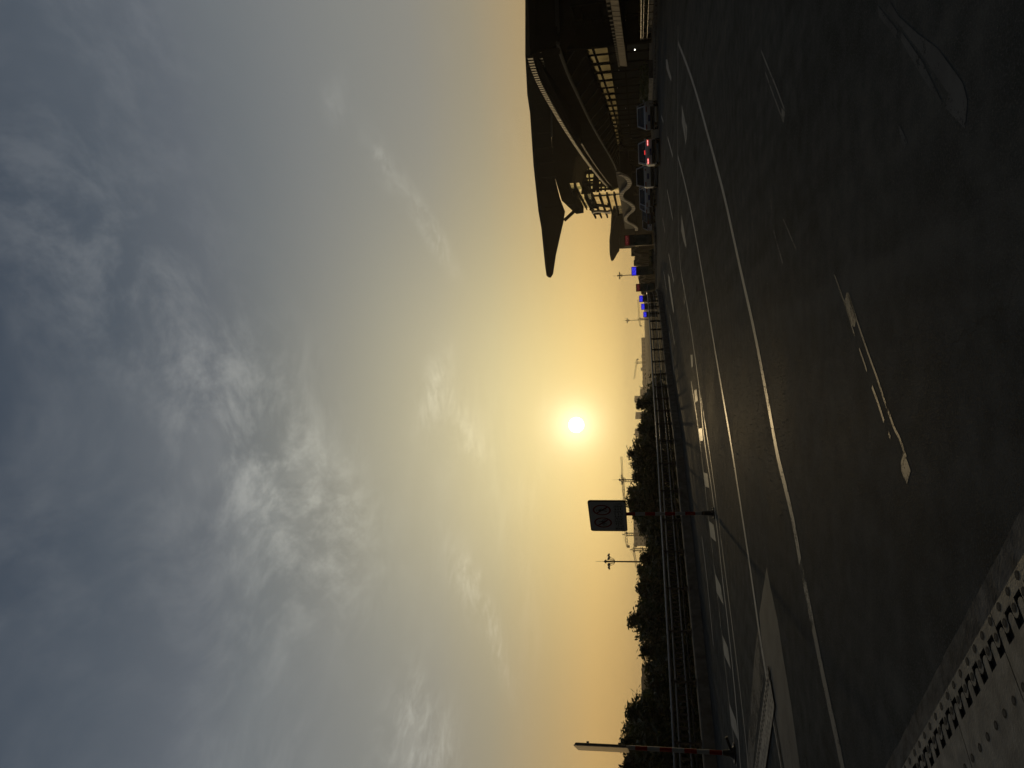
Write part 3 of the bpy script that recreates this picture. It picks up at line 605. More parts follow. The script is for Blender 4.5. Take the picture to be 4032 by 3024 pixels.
finger_joint('pale finger-plate expansion joint farther off, at the left sign post side', (-4.338,11.344), (-.793,.61), .41-.81+.41, 4.2, .60, .04)
# ------------------------------------------------------------------ loose grit, mostly extra grains added below the sun to imitate glints
random.seed(11); V, F = [], []
for i in range(2400):
    d_ = random.uniform(9, 26); x = -.055*d_+random.gauss(0, 1.1)*d_/14; r = random.uniform(.002,.006)*(1+d_/30)
    if i < 16: r *= 1.9
    if i > 1900: d_ = random.uniform(3.5, 9); x = random.uniform(-2, 2.5)*d_/6; r = random.uniform(.001,.003)
    n0 = len(V); z = r*.5+.003
    for k in range(6):
        a = Vector([(1,0,0),(-1,0,0),(0,1,0),(0,-1,0),(0,0,.7),(0,0,-.7)][k])*r*random.uniform(.6,1.3); V.append((x+a.x, d_+a.y, z+a.z))
    for q in ((0,2,4),(2,1,4),(1,3,4),(3,0,4),(2,0,5),(1,2,5),(3,1,5),(0,3,5)): F.append(tuple(n0+j for j in q))
o = obj('road_grit_glints', V, F, M['stone'], None, 'stuff'); tag(o, 'scattered pale grit on the dark asphalt, mostly added as glints below the sun', 'grit')

# ------------------------------------------------------------------ sign posts
def text_mesh(body, size, name):
    cu = bpy.data.curves.new(name, 'FONT'); cu.body = body; cu.size = size; cu.align_x = 'CENTER'; cu.align_y = 'CENTER'; cu.resolution_u = 2
    t = bpy.data.objects.new(name, cu); C.objects.link(t); dg = bpy.context.evaluated_depsgraph_get()
    me = bpy.data.meshes.new_from_object(t.evaluated_get(dg)); bpy.data.objects.remove(t); return me
def rounded(w, h, r, n=5):
    P = []
    for cx, cz, a0 in ((w/2-r, h/2-r, 0), (-w/2+r, h/2-r, 90), (-w/2+r, -h/2+r, 180), (w/2-r, -h/2+r, 270)):
        for k in range(n+1): a = R(a0+90*k/n); P.append((cx+r*math.cos(a), cz+r*math.sin(a)))
    return P
def banded_pole(root, top, foot, r, bands, base_h=.28):
    """bands: list of (fraction from top, material)"""
    top, foot = Vector(top), Vector(foot)
    for (a, b_, mt) in bands: obj('pole_band', *tube([top.lerp(foot, a), top.lerp(foot, b_)], r, 12), M[mt], root, smooth=False)
# --- the broad sign with two round prohibition marks
p = DATA['sign_plate']; pr = Vector(p[0]); pb = Vector(p[1]); pl_ = Vector(p[3]); plb = Vector(p[2])
foot = Vector(DATA['sign_pole'][1]); foot.z = 0
ctr = (pr+pb+pl_+plb)/4; wd = ((pr-pl_).length+(pb-plb).length)/2; ht = ((pr-pb).length+(pl_-plb).length)/2
ux = (pr-pl_); ux.z = 0; ux.normalize(); uz = Vector((0,0,1)); un = ux.cross(uz); un = un if un.y < 0 else -un   # un faces the camera
tilt = .012
S = thing('traffic_sign', 'broad white sign with two red prohibition rings on a red-and-white banded pole', 'road sign', foot)
PT = lambda a, b_, c: ctr + ux*(a - b_*tilt*-1) + uz*b_ + un*c
obj('sign_panel', *prism([PT(a, b_, .012) for a, b_ in rounded(wd, ht, .075)], -un*.024), M['sign_face'], S)
obj('sign_rim', *join(*[strip([PT(a*1.012, b_*1.012, .016) for a, b_ in rounded(wd, ht, .075)+rounded(wd, ht, .075)[:1]], [PT(a*.972, b_*.968, .016) for a, b_ in rounded(wd, ht, .075)+rounded(wd, ht, .075)[:1]], -un*.032)]), M['sign_black'], S)
for sgn, kind in ((-1, 'bike'), (1, 'walk')):
    cx, cz, ro, ri = sgn*.275, .135, .225, .185
    circ = lambda r, n=36: [PT(cx+r*math.cos(2*math.pi*k/n), cz+r*math.sin(2*math.pi*k/n), .0145) for k in range(n+1)]
    ring = obj('prohibition_ring', *strip(circ(ro), circ(ri), -un*.002), M['sign_red'], S)
    a = R(-45); sl_ = [(-ri, -.018), (ri, -.018), (ri, .018), (-ri, .018)]
    obj('slash', *prism([PT(cx+u_*math.cos(a)-v_*math.sin(a), cz+u_*math.sin(a)+v_*math.cos(a), .0165) for u_, v_ in sl_], -un*.002), M['sign_red'], ring)
    parts = []
    seg = lambda q, w_: parts.append(join(*[bar(PT(cx+x0, cz+y0, .0152), PT(cx+x1, cz+y1, .0152), w_, .0015) for (x0, y0), (x1, y1) in zip(q, q[1:])]))
    if kind == 'bike':
        for wx in (-.085, .085): seg([(wx+.055*math.cos(k*math.pi/8), -.04+.055*math.sin(k*math.pi/8)) for k in range(17)], .012)
        seg([(-.085,-.04),(-.04,.05),(.05,.05),(.085,-.04)], .012); seg([(-.04,.05),(.0,-.04),(.05,.05),(.04,.09),(.07,.10)], .012); seg([(-.05,.075),(-.02,.075)], .016); seg([(-.085,-.04),(0,-.04)], .012)
    else:
        seg([(.0,.085),(.005,.0)], .05); seg([(.0,.135),(.001,.115)], .04); seg([(.0,.0),(-.05,-.12)], .026); seg([(.005,.0),(.055,-.06),(.06,-.12)], .026); seg([(.0,.07),(-.05,.02)], .018); seg([(.0,.07),(.05,.03),(.07,.0)], .018)
    obj('pictogram', *join(*parts), M['sign_black'], S)
tm = text_mesh('\u7981\u6b62\u975e\u673a\u52a8\u8f66\u4e09\u8f6e\u8f66\u9a76\u5165', 1., 'lettering'); tm.materials.clear(); tm.materials.append(M['sign_black'])
xs = [v.co.x for v in tm.vertices]; zs = [v.co.y for v in tm.vertices]; sx = (wd*.90)/(max(xs)-min(xs)); sz = .235/(max(zs)-min(zs)); mx_, mz_ = (max(xs)+min(xs))/2, (max(zs)+min(zs))/2
for v in tm.vertices: v.co = PT((v.co.x-mx_)*sx, (v.co.y-mz_)*sz-.265, .0142)-foot
o = bpy.data.objects.new('lettering', tm); C.objects.link(o); o.parent = S
ptop = Vector(DATA['sign_pole'][0]); ptop2 = ctr - un*.05; ptop2.z = ctr.z-ht*.42
top = Vector((ptop.x, ptop.y+.06, ctr.z+ht*.3)); topb = Vector((ptop.x, ptop.y+.03, ptop.z))
L = (topb-foot).length; bl = .243/L; k = 0.; bands = []
for i, mt in enumerate(['red','white','red','white','red','white','red','white']):
    bands.append((k, min(1, k+bl), mt)); k += bl
banded_pole(S, topb, foot, .042, bands)
obj('pole_back', *tube([topb, top], .04, 10), M['sign_back'], S)
obj('pole_foot', *join(tube([foot+Vector((0,0,.0)), foot+Vector((0,0,.03))], .15, 12), tube([foot+Vector((0,0,.03)), foot+Vector((0,0,.10)), foot+Vector((0,0,.30))], [.085,.06,.046], 12)), M['black'], S)
for a in range(4):
    q = foot+Vector((.12*math.cos(a*math.pi/2+.4), .12*math.sin(a*math.pi/2+.4), .03)); obj('anchor_bolt', *tube([q, q+Vector((0,0,.05))], .012, 6), M['rail_steel'], S)
# --- the sign seen edge-on at the left of the view
lt, lm, lf = [Vector(q) for q in DATA['left_pole']]; lf.z = 0
S2 = thing('traffic_sign', 'sign panel seen edge-on on a red-and-white banded pole at left', 'road sign', lf)
to = Vector((lt.x, lt.y, 0)).normalized(); sd = Vector((to.y, -to.x, 0))        # sd points right
pc = Vector((lm.x, lm.y, 2.69))
a2 = R(4.2); ax = Matrix.Rotation(a2, 3, 'Z') @ to; an = Vector((ax.y, -ax.x, 0))
Q = lambda a, b_, c: pc + ax*a + Vector((0,0,b_)) + an*c
obj('sign_panel', *prism([Q(a, b_, -.03) for a, b_ in rounded(1.2, 1.1, .07)], an*.02), M['sign_face_gloss'], S2)
obj('panel_frame', *join(bar(Q(-.56,.50,.0), Q(.5,.50,.0), .045), bar(Q(-.56,-.46,.0), Q(.5,-.46,.0), .045), bar(Q(-.57,-.52,.0), Q(-.57,.50,.0), .045), bar(Q(.5,-.46,.0), Q(.5,.46,.0), .04)), M['black'], S2)
obj('clamp', *join(box(Q(-.02,-.36,.05), (.1,.06,.05)), box(Q(-.02,.3,.05), (.1,.06,.05))), M['black'], S2)
topb = Vector((lm.x+.02, lm.y+.02, 2.12)); L = (topb-lf).length; bands = []; k = 0
for i, mt in enumerate(['white','red','white','red','white','red','white','red','white']):
    h = .25/L if i not in (0, 8) else (.12/L if i == 0 else .31/L); bands.append((k, min(1., k+h), mt)); k += h
banded_pole(S2, topb, lf, .045, bands)
obj('pole_back', *tube([topb, topb+Vector((0,0,.75))], .04, 10), M['sign_back'], S2)
obj('pole_foot', *join(tube([lf, lf+Vector((0,0,.03))], .20, 12), tube([lf+Vector((0,0,.03)), lf+Vector((0,0,.12)), lf+Vector((0,0,.24))], [.13,.07,.05], 12), bar(lf+Vector((-.05,0,.03)), lf+Vector((.32,.02,.16)), .05)), M['black'], S2)

# ------------------------------------------------------------------ lamp posts
def lamp(label, top, zb, arm, heads=6):
    x, y, z = top; T = thing('lamp_post', label, 'lamp post', (x, y, zb), 'lamp posts around the viaduct')
    obj('pole', *tube([(x, y, zb), (x, y, zb+1.2), (x, y, z-.3)], [.14,.11,.06], 8), M['lamp_metal'], T)
    obj('finial', *join(tube([(x,y,z-.3),(x,y,z+.22),(x,y,z+.28),(x,y,z+.46)], [.07,.08,.20,.04], 10), tube([(x,y,z+.46),(x,y,z+1.2)], .015, 5)), M['lamp_metal'], T)
    for k in range(heads):
        a = 2*math.pi*k/heads+.1; c, s = math.cos(a), math.sin(a)
        am = obj('arm', *tube([(x,y,z-.55),(x+c*.25,y+s*.25,z-.42),(x+c*arm*.6,y+s*arm*.6,z-.1),(x+c*arm,y+s*arm,z)], .022, 6), M['lamp_metal'], T)
        obj('lamp_head', *tube([(x+c*(arm-.14),y+s*(arm-.14),z+.10),(x+c*(arm-.05),y+s*(arm-.05),z+.03),(x+c*(arm+.1),y+s*(arm+.1),z-.05)], [.06,.095,.07], 8), M['lamp_glass'], am)
lt_ = DATA['lamps']
lamp('tall lamp post standing out of the treetops left of the broad sign', lt_[0], -7, .60)
lamp('distant lamp post rising from the trees, right of the broad sign', lt_[1], -7, .62)
lamp('lamp post behind the first blue screen board near the terminal', lt_[2], deck_z(145)+.14, .58)
lamp('farthest lamp post, beyond the row of blue screen boards', lt_[3], -7, .60)

# ------------------------------------------------------------------ tower cranes far off
def lattice(a, b_, w, n, r):
    a, b_ = Vector(a), Vector(b_); d = (b_-a); t = d.normalized(); ref = Vector((0,1,0)); s = t.cross(ref).normalized()*w/2; u_ = Vector((0,1,0))*w/2
    cs = [s+u_, s-u_, -s-u_, -s+u_]; parts = []
    for c in cs: parts.append(bar(a+c, b_+c, r))
    for i in range(n):
        p0, p1 = a+d*i/n, a+d*(i+1)/n
        for k in range(4): parts.append(bar(p0+cs[k], p1+cs[(k+1)%4], r*.7))
    return join(*parts)
def crane(label, key, w=2.2):
    top, tip, tail = [Vector(q) for q in DATA[key]]; w *= 1.35
    T = thing('tower_crane', label, 'crane', (top.x, top.y, -7), 'tower cranes on the skyline')
    obj('mast', *lattice((top.x, top.y, -7), (top.x, top.y, top.z), w, 14, .45), M['crane'], T)
    j0 = Vector((top.x, top.y, top.z+.6)); sx = 1 if tip.x > top.x else -1
    obj('jib', *lattice(j0, tip, w*.75, 16, .34), M['crane'], T)
    obj('counter_jib', *lattice(j0, tail, w*.75, 4, .4), M['crane'], T)
    obj('counterweight', *box((tail.x, tail.y, tail.z-1.2), (2.4, 2.2, 3.2)), M['crane'], T)
    obj('cab', *box((top.x+sx*1.6, top.y-1, top.z-.4), (2.2, 2., 2.4)), M['crane'], T)
    pk_ = j0+Vector((0,0,4.)); obj('apex', *join(bar(j0+Vector((-.8,0,0)), pk_, .45), bar(j0+Vector((.8,0,0)), pk_, .45), bar(pk_, tip.lerp(j0, .45), .16), bar(pk_, tail, .2)), M['crane'], T)
crane('tower crane with a long jib passing behind the broad sign', 'crane_a'); crane('tower crane with its jib just above the distant lamp post', 'crane_b', 1.9)
crane('small tower crane between the broad sign and the tall lamp post', 'crane_c'); crane('tower crane standing above the long grey skyline block', 'crane_d', 2.4)
crane('tower crane low on the skyline beyond the farthest blue board', 'crane_e', 2.6); crane('short crane boom over the right-hand end of the tree row', 'crane_f', 1.2)
# ------------------------------------------------------------------ far buildings
def far_building(label, a, b_, depth, extras=(), cols=None, rows=None):
    a, b_ = Vector(a), Vector(b_); x0, x1 = min(a.x, b_.x), max(a.x, b_.x); y = a.y; z = (a.z+b_.z)/2
    T = thing('far_building', label, 'building', ((x0+x1)/2, y, -7), 'buildings on the skyline')
    obj('wall', *box(((x0+x1)/2, y+depth/2, (z-7)/2), (x1-x0, depth, z+7)), M['far_wall'], T)
    obj('roof', *box(((x0+x1)/2, y+depth/2, z+.25), (x1-x0+.6, depth+.6, .5)), M['far_wall'], T)
    for (f0, f1, h) in extras: obj('roof_house', *box((x0+(x1-x0)*(f0+f1)/2, y+depth/2, z+.5+h/2), ((x1-x0)*(f1-f0), depth*.5, h)), M['far_wall'], T)
    cols = cols or max(3, int((x1-x0)/3.4)); rows = rows or max(2, int((z+7)/3.3)); cw = (x1-x0)/cols; rh = (z+6)/rows
    for r_ in range(rows):
        for c_ in range(cols):
            obj('window', *box((x0+cw*(c_+.5), y-.02, -6.6+rh*(r_+.55)), (cw*.55, .12, rh*.5)), M['far_glass'], T)
fb = DATA['far_buildings']
far_building('long grey block on the skyline with small roof houses, right of the tree row', *fb[0], 18, ((.12,.2,1.2),(.38,.44,4.6),(.62,.68,1.6)), 14, 2)
far_building('stepped grey block at the left end of the long skyline block', *fb[1], 16, (), 3, 3)
far_building('narrow tower block poking above the trees below and right of the sun', *fb[2], 16, ((.2,.6,1.),), 3, 4)
far_building('square tower block just above the treetops under the sun', *fb[3], 16, ((0,.5,1.2),), 3, 4)
far_building('square tower block above the treetops left of the sun', *fb[4], 16, ((.3,.8,.8),), 3, 4)
far_building('broad unfinished grey block under the cranes behind the broad sign', *fb[5], 18, ((.0,.05,1.5),(.95,1.,1.5)), 6, 4)
far_building('low pale building with a shallow roof in the gap between trees at left', *fb[6], 12, ((.02,.6,.7),), 5, 3)
far_building('tiny distant block beside the low crane on the skyline', *fb[7], 14, (), 3, 2)

# ------------------------------------------------------------------ trees beyond the railing
def leafy(name, seed, n, mat, H=10., Rr=1.75, zlo=.25, leaf=.165):
    rd = random.Random(seed); V, F = [], []; clumps = []
    for i in range(34):
        f = rd.random()**.7; z = H*(zlo+(1-zlo)*f); prof_ = min(1., .10+1.25*(1-f))*(.75+.25*math.sin(f*3.1)); r = Rr*prof_*math.sqrt(rd.random()); a = rd.uniform(0, 2*math.pi)
        clumps.append((r*math.cos(a), r*math.sin(a), z-.3, rd.uniform(.35,.8)*(1.15-.45*f)))
    clumps.append((0,0,H-.55,.38)); clumps.append((.35,.1,H-.9,.5))
    for i in range(n):
        cx, cy, cz, cr = clumps[rd.randrange(len(clumps))]
        p_ = Vector((rd.gauss(0,1), rd.gauss(0,1), rd.gauss(0,.9)))*cr*.5+Vector((cx,cy,cz))
        if p_.z > H: p_.z = H-rd.random()*.4
        s = leaf*rd.uniform(.6,1.25); e = Matrix.Rotation(rd.uniform(0,6.3),3,'Z') @ Matrix.Rotation(rd.uniform(-1.1,1.1),3,'X') @ Matrix.Rotation(rd.uniform(0,6.3),3,'Z')
        n0 = len(V)   # a folded leaf: two triangles on a midrib
        for q in ((-s*.9,0,0),(0,-s*.34,s*.08),(s*.9,0,0),(0,s*.34,s*.08)): V.append(tuple(p_+e @ Vector(q)))
        F += [(n0,n0+1,n0+2),(n0,n0+2,n0+3)]
    me = bpy.data.meshes.new(name); me.from_pydata(V, [], F); me.materials.append(mat)
    parts = [tube([(0,0,0),(.05,.03,H*.35),(-.06,.05,H*.7),(0,0,H*.93)], [.16,.12,.06,.015], 7)]
    for (cx, cy, cz, cr) in clumps[:26]: parts.append(tube([(0,0,max(.8,cz*.62)), (cx*.5,cy*.5,cz*.86), (cx,cy,cz+.2)], [.045,.03,.008], 5))
    v, f = join(*parts); tr = bpy.data.meshes.new('trunk'); tr.from_pydata(v, [], f); tr.materials.append(M['bark'])
    return me, tr
KINDS = [leafy('crown_a', 1, 9000, M['leaf']), leafy('crown_b', 2, 9000, M['leaf_b'], Rr=1.9), leafy('crown_c', 5, 8000, M['leaf'], Rr=1.5), leafy('crown_d', 9, 8000, M['leaf_b'], Rr=1.6, leaf=.15)]
words = 'first second third fourth fifth sixth seventh eighth ninth tenth eleventh twelfth thirteenth fourteenth fifteenth sixteenth seventeenth eighteenth nineteenth twentieth twenty-first twenty-second twenty-third twenty-fourth twenty-fifth twenty-sixth twenty-seventh twenty-eighth twenty-ninth thirtieth thirty-first'.split()
rt_ = random.Random(21)
for i, (x, y, z) in enumerate(DATA['tree_tops']):
    h = z+7; cm, tm_ = KINDS[(i*7+i//3) % 4]
    T = thing('leafy_tree', 'leafy tree behind the railing, %s treetop counted from the terminal end of the row' % words[i], 'tree', (x, y, -7), 'trees beyond the railing')
    T.rotation_euler = (0, 0, rt_.uniform(0, 6.28)); s = h/10.; w_ = s*rt_.uniform(.95,1.35) if i > 1 else s*.75
    T.scale = (w_, w_, s)
    inst('trunk', tm_, None, (0,0,0)).parent = T; inst('crown', cm, None, (0,0,0)).parent = T
# tangled undergrowth fills the foot of the row
rd = random.Random(77); V, F = [], []; tt_ = DATA['tree_tops']
for i in range(52000):
    k = rd.random()*(len(tt_)-1); a, c_ = Vector(tt_[int(k)]), Vector(tt_[int(k)+1]); p = a.lerp(c_, k-int(k)) + Vector((rd.gauss(0,.9), rd.gauss(0,1.2)-1.5, 0))
    hh = p.z-1.05+.30*math.sin(k*2.1)+.25*math.sin(k*5.3+1); p.z = -7+(7+hh+rd.uniform(-.25,.25))*rd.random()**.45
    if i < 16000: p.z = hh+.2-abs(rd.gauss(0,.9))
    s = .2*rd.uniform(.6,1.3); e = Matrix.Rotation(rd.uniform(0,6.3),3,'Z') @ Matrix.Rotation(rd.uniform(-1.1,1.1),3,'X') @ Matrix.Rotation(rd.uniform(0,6.3),3,'Z'); n0 = len(V)
    for q in ((-s,0,0),(0,-s*.45,0),(s,0,0),(0,s*.45,0)): V.append(tuple(p+e @ Vector(q)))
    F.append((n0,n0+1,n0+2,n0+3))
o = obj('undergrowth', V, F, M['leaf'], None, 'stuff'); tag(o, 'dense dark undergrowth between the trees behind the railing', 'undergrowth')

# ------------------------------------------------------------------ terminal building
pe = Vector((.985,-.17,0)); ed = Vector((.17,.985,0))                      # into the building / along its front
ET = [Vector(q) for q in smooth_line(soften(DATA['eave_top'],1), 3)]; EB = [Vector(q) for q in smooth_line(soften(DATA['eave_bot'],1), 3)]; SB = [Vector(q) for q in smooth_line(soften(DATA['soffit_bot'],1), 3)]
def at_along(line, s):
    """height of a front line at distance s along the front"""
    L = [((p.x-25.8)*ed.x+(p.y-60)*ed.y, p.z) for p in line]
    for a, b_ in zip(L, L[1:]):
        if a[0] <= s <= b_[0]: return a[1]+(b_[1]-a[1])*(s-a[0])/(b_[0]-a[0])
    return L[0][1] if s < L[0][0] else L[-1][1]
FR = lambda s, o, z: Vector((25.8, 60, 0))+ed*s+pe*o+Vector((0,0,z))
T = thing('terminal_building', 'dark airport terminal with an upswept pointed roof along the right side', 'terminal', (27, 62, 0))
s0, s1 = -.5, 153.; ss = [s0+(s1-s0)*i/60 for i in range(61)]
top_ = [FR(s, 0, at_along(ET, s)) for s in ss]; bot_ = [FR(s, .6, at_along(EB, s)) for s in ss]; sof = [FR(s, 2.4, at_along(SB, s)) for s in ss]
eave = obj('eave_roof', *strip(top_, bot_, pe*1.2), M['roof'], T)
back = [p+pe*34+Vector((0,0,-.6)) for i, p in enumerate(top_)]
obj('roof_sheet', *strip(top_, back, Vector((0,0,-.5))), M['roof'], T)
rbm = bpy.data.meshes.new('roof_rib'); v, f = join(box((0,0,0),(.30,.9,.42)), box((.3,0,-.5),(.16,.5,.8))); rbm.from_pydata(v, [], f); rbm.materials.append(M['roof_rib'])
s = s0+.5; rz = math.atan2(pe.y, pe.x); k = 0
while s < s1 and k < 200:
    st = .95 if s < 30 else 1.35
    inst('roof_rib', rbm, eave, FR(s, -.12, at_along(ET, s)+.02), (0,0,rz), (1, .55 if s < 30 else .8, 1)); s += st; k += 1
obj('eave_lip', *tube(bot_, .16, 6), M['roof_rib'] if False else M['grey_panel'], eave)
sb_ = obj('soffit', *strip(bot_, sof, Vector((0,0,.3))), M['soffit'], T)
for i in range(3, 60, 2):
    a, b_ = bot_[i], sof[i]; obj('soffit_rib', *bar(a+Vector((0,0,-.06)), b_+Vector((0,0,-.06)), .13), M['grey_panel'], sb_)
# near corner: the eave turns away to the right
c0 = FR(s0, 0, 0); rx = Vector((1,-.06,0)).normalized()
zt, zb_, zs = at_along(ET, s0), at_along(EB, s0), at_along(SB, s0)
ce = obj('corner_eave', *strip([c0+Vector((0,0,zt)), c0+rx*16+Vector((0,0,zt)), c0+rx*40+Vector((0,0,zt))], [c0+Vector((.5,.6,zb_)), c0+rx*16+Vector((0,.6,zb_)), c0+rx*40+Vector((0,.6,zb_))], (0,1.2,0)), M['roof'], T)
obj('eave_lip', *bar(c0+Vector((.5,.5,zb_)), c0+rx*40+Vector((0,.5,zb_)), .3), M['grey_panel'], ce)
obj('corner_roof', *strip([c0+Vector((0,0,zt)), c0+rx*40+Vector((0,0,zt))], [c0+Vector((5,40,zt-.6)), c0+rx*45+Vector((0,40,zt-.6))], (0,0,-.4)), M['roof'], T)
for c_ in range(9):
    for r_, (lo, hi) in enumerate(((.2,2.5),(2.6,4.8),(4.9,7.2))):
        q0, q1 = c0+rx*(3.6+c_*4.05)+Vector((0,4,0)), c0+rx*(3.6+(c_+1)*4.05-.12)+Vector((0,4,0))
        obj('pane', [q0+Vector((0,0,lo)), q1+Vector((0,0,lo)), q1+Vector((0,0,hi)), q0+Vector((0,0,hi))], [(0,1,2,3)], M['dim_glass'], T)
    obj('column', *tube([c0+rx*(6+c_*4.05)+Vector((0,2.2,.1)), c0+rx*(6+c_*4.05)+Vector((0,2.2,zb_))], .3 if c_ % 2 else .42, 10), M['grey_panel'], T, smooth=True)
obj('inner_wall', *box(c0+rx*22+Vector((0,6,4)), (40,.4,8)), M['wall_dark'], T)
# front glazing
cols = 38; cw = (s1-s0)/cols
for c_ in range(cols):
    a, b_ = s0+cw*c_+.09, s0+cw*(c_+1)-.09; za, zb = at_along(SB, a)-.05, at_along(SB, b_)-.05
    for r_, (lo, hi, mt) in enumerate(((.2,2.5,'dim_glass'), (2.6,3.9,'dim_glass'), (4.0,None,'mirror'))):
        ha, hb = (za, zb) if hi is None else (hi, hi)
        j = random.uniform(-.03,.03)
        dz = deck_z(FR(a,0,0).y) if r_ == 0 else 0
        obj('pane', [FR(a,3.2+j,lo+dz), FR(b_,3.2-j,lo+dz), FR(b_,3.2-j,hb), FR(a,3.2+j,ha)], [(0,3,2,1)], M[mt], T)
    obj('mullion', *bar(FR(s0+cw*c_,3.15,.1+deck_z(FR(a,0,0).y)), FR(s0+cw*c_,3.15,at_along(SB, s0+cw*c_)), .14), M['mullion'], T)
for z_ in (2.55, 3.95): obj('transom', *bar(FR(s0,3.05,z_), FR(s1,3.05,z_), .14), M['mullion'], T)
obj('transom', *tube([FR(s, 3.0, at_along(SB, s)-.75) for s in ss], .08, 5), M['mullion'], T)
obj('inner_wall', *join(box(FR((s0+s1)/2, 7, 2.5), (.5, s1-s0, 7), R3=Matrix((pe, ed, Vector((0,0,1)))).transposed())), M['wall_dark'], T)
# upper roof blade and the storey beneath it
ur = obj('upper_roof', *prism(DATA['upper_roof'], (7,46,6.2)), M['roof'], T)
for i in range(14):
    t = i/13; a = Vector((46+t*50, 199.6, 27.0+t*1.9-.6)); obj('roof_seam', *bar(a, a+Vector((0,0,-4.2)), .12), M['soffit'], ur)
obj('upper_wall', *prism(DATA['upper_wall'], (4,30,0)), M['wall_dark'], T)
obj('edge_beam', *bar((64,199.4,23.3), (112,199.4,22.6), .5), M['grey_panel'], T)
st0, st1 = [Vector(q) for q in DATA['strut']]; obj('roof_strut', *bar(st0, st1, .75), M['mullion'], T)
# lattice end wall
gl_ = bpy.data.materials.new('see_through_glass'); gl_.use_nodes = True; nt = gl_.node_tree; b = NB(nt)
tr = b.n('ShaderNodeBsdfTransparent'); tr.inputs[0].default_value = (.62,.68,.58,1); gs = b.n('ShaderNodeBsdfGlossy'); gs.inputs[1].default_value = .05
ly = b.n('ShaderNodeMixShader'); ly.inputs[0].default_value = .12; b.put(ly.inputs[1], tr.outputs[0]); b.put(ly.inputs[2], gs.outputs[0]); b.put(nt.nodes['Material Output'].inputs[0], ly.outputs[0])
lat = obj('lattice_glass', DATA['lattice'], [tuple(range(len(DATA['lattice'])))], gl_, T)
for i, (a, c_) in enumerate(DATA['lattice_bars']): obj('lattice_bar', *bar(a, c_, .85 if i in (1,2) else (.42 if i < 13 else .55)), M['mullion'], lat)
hg = gl_.copy(); hg.name = 'hall_glass'; hg.node_tree.nodes['Transparent BSDF'].inputs[0].default_value = (.74,.71,.62,1)
# hall with big letters: mirror glass between dark sun-fins
e2 = Vector((.087,.996,0)).normalized(); o2 = Vector((-.996,.087,0)).normalized(); B0 = Vector((49.21,202.4,0))
BF = lambda s, o, z: B0+e2*s+o2*o+Vector((0,0,z))
hall = obj('hall', *join(*[box(BF(22, -3.2, z_), (6.0, 44, .35), R3=Matrix((o2, e2, Vector((0,0,1)))).transposed()) for z_ in (6.1, 15.62)], *[bar(BF(q,-5.8,6), BF(q,-5.8,15.6), .5) for q in (1, 22, 43)]), M['wall_dark'], T)
zz = [15.55, 13.68, 11.75, 9.85, 8.0, 6.35]
for k in range(5):
    for c_ in range(7):
        a, b_ = c_*6.35+.08, (c_+1)*6.35-.08; j = random.uniform(-.05,.05); h0, h1 = zz[k+1]+.12, zz[k]-.28
        obj('pane', [BF(a,j,h0), BF(b_,-j,h0), BF(b_,-j,h1), BF(a,j,h1)], [(0,1,2,3)], hg, hall)
    obj('sun_fin', *prism([BF(-.5,-.1,zz[k]), BF(46 if k > 2 else 50,-.1,zz[k]+.1), BF(50 if k < 3 else 45.5,.5,zz[k]+.1), BF(-.5,1.1,zz[k])], (0,0,-.42)), M['mullion'], hall)
for k, (h0, h1) in enumerate(((15.9,17.1),(17.3,18.6))):
    for c_ in range(7):
        a, b_ = -12+c_*6.35+.08, -12+(c_+1)*6.35-.08; obj('pane', [BF(a,-1.1,h0), BF(b_,-.75,h0), BF(b_,-.75,h1), BF(a,-1.1,h1)], [(0,1,2,3)], M['hall_glass'], hall)
    obj('sun_fin', *prism([BF(-12,-1.1,h1+.15), BF(33,-1.1,h1+.15), BF(33,-.2,h1+.15), BF(-12,.0,h1+.15)], (0,0,-.22)), M['mullion'], hall)
for key, mt in (('glyph_right','mullion'),('glyph_left_arc','white_wave'),('glyph_left_dot','mullion'),('glyph_left_bar','mullion')):
    obj('sign_letter', *prism([Vector(q)+o2*1.0 for q in DATA[key]], o2*.5), M[mt], hall)
# entrance canopy with pale panelled fascia
fa = [Vector(q) for q in DATA['fascia']]; ft, fbm = [fa[0],fa[1],fa[2]], [fa[5],fa[4],fa[3]]
cn = obj('entrance_canopy', *strip([q+Vector((.4,0,.05)) for q in ft], [q+Vector((.4,0,-.05)) for q in fbm], (3.5,-.6,0)), M['soffit'], T)
N_ = 46
def lerp3(L, t): return L[0].lerp(L[1], t*2) if t < .5 else L[1].lerp(L[2], t*2-1)
for i in range(N_):
    t0, t1 = i/N_+.0012, (i+1)/N_-.0012
    obj('fascia_panel', *strip([lerp3(ft,t0),lerp3(ft,t1)], [lerp3(fbm,t0),lerp3(fbm,t1)], (.12,0,0)), M['pale_fascia'], cn)
    q = lerp3(ft, (i+.5)/N_); obj('canopy_rib', *box(q+Vector((.05,0,.09)), (.3,.16,.16)), M['roof_rib'], cn)
for key, mt in (('led_block','led_blue'),('led_block_b','led_blue'),('lit_block','lit_panel')):
    o = obj('lit_sign' if 'led' in key else 'lit_doorway', *prism(DATA[key], (0,.2,0)), M[mt], T)
for i, (s, o_, z_) in enumerate(((4,2.9,2.2),(5.2,2.9,2.25),(14,2.9,1.5),(22,2.9,3.2),(31,2.9,3.6),(45,2.9,2.9),(60,2.9,2.7),(75,2.9,2.5),(90,2.9,2.2),(12,1.9,6.9),(24,1.9,6.6),(38,1.9,6.5),(52,1.9,6.3))):
    obj('ceiling_lamp', *tube([FR(s,o_,z_+.05), FR(s,o_,z_-.03)], .05 if z_ > 6 else .06, 8), M['bulb'] if i in (2,) else M['lamp_glass'], T)
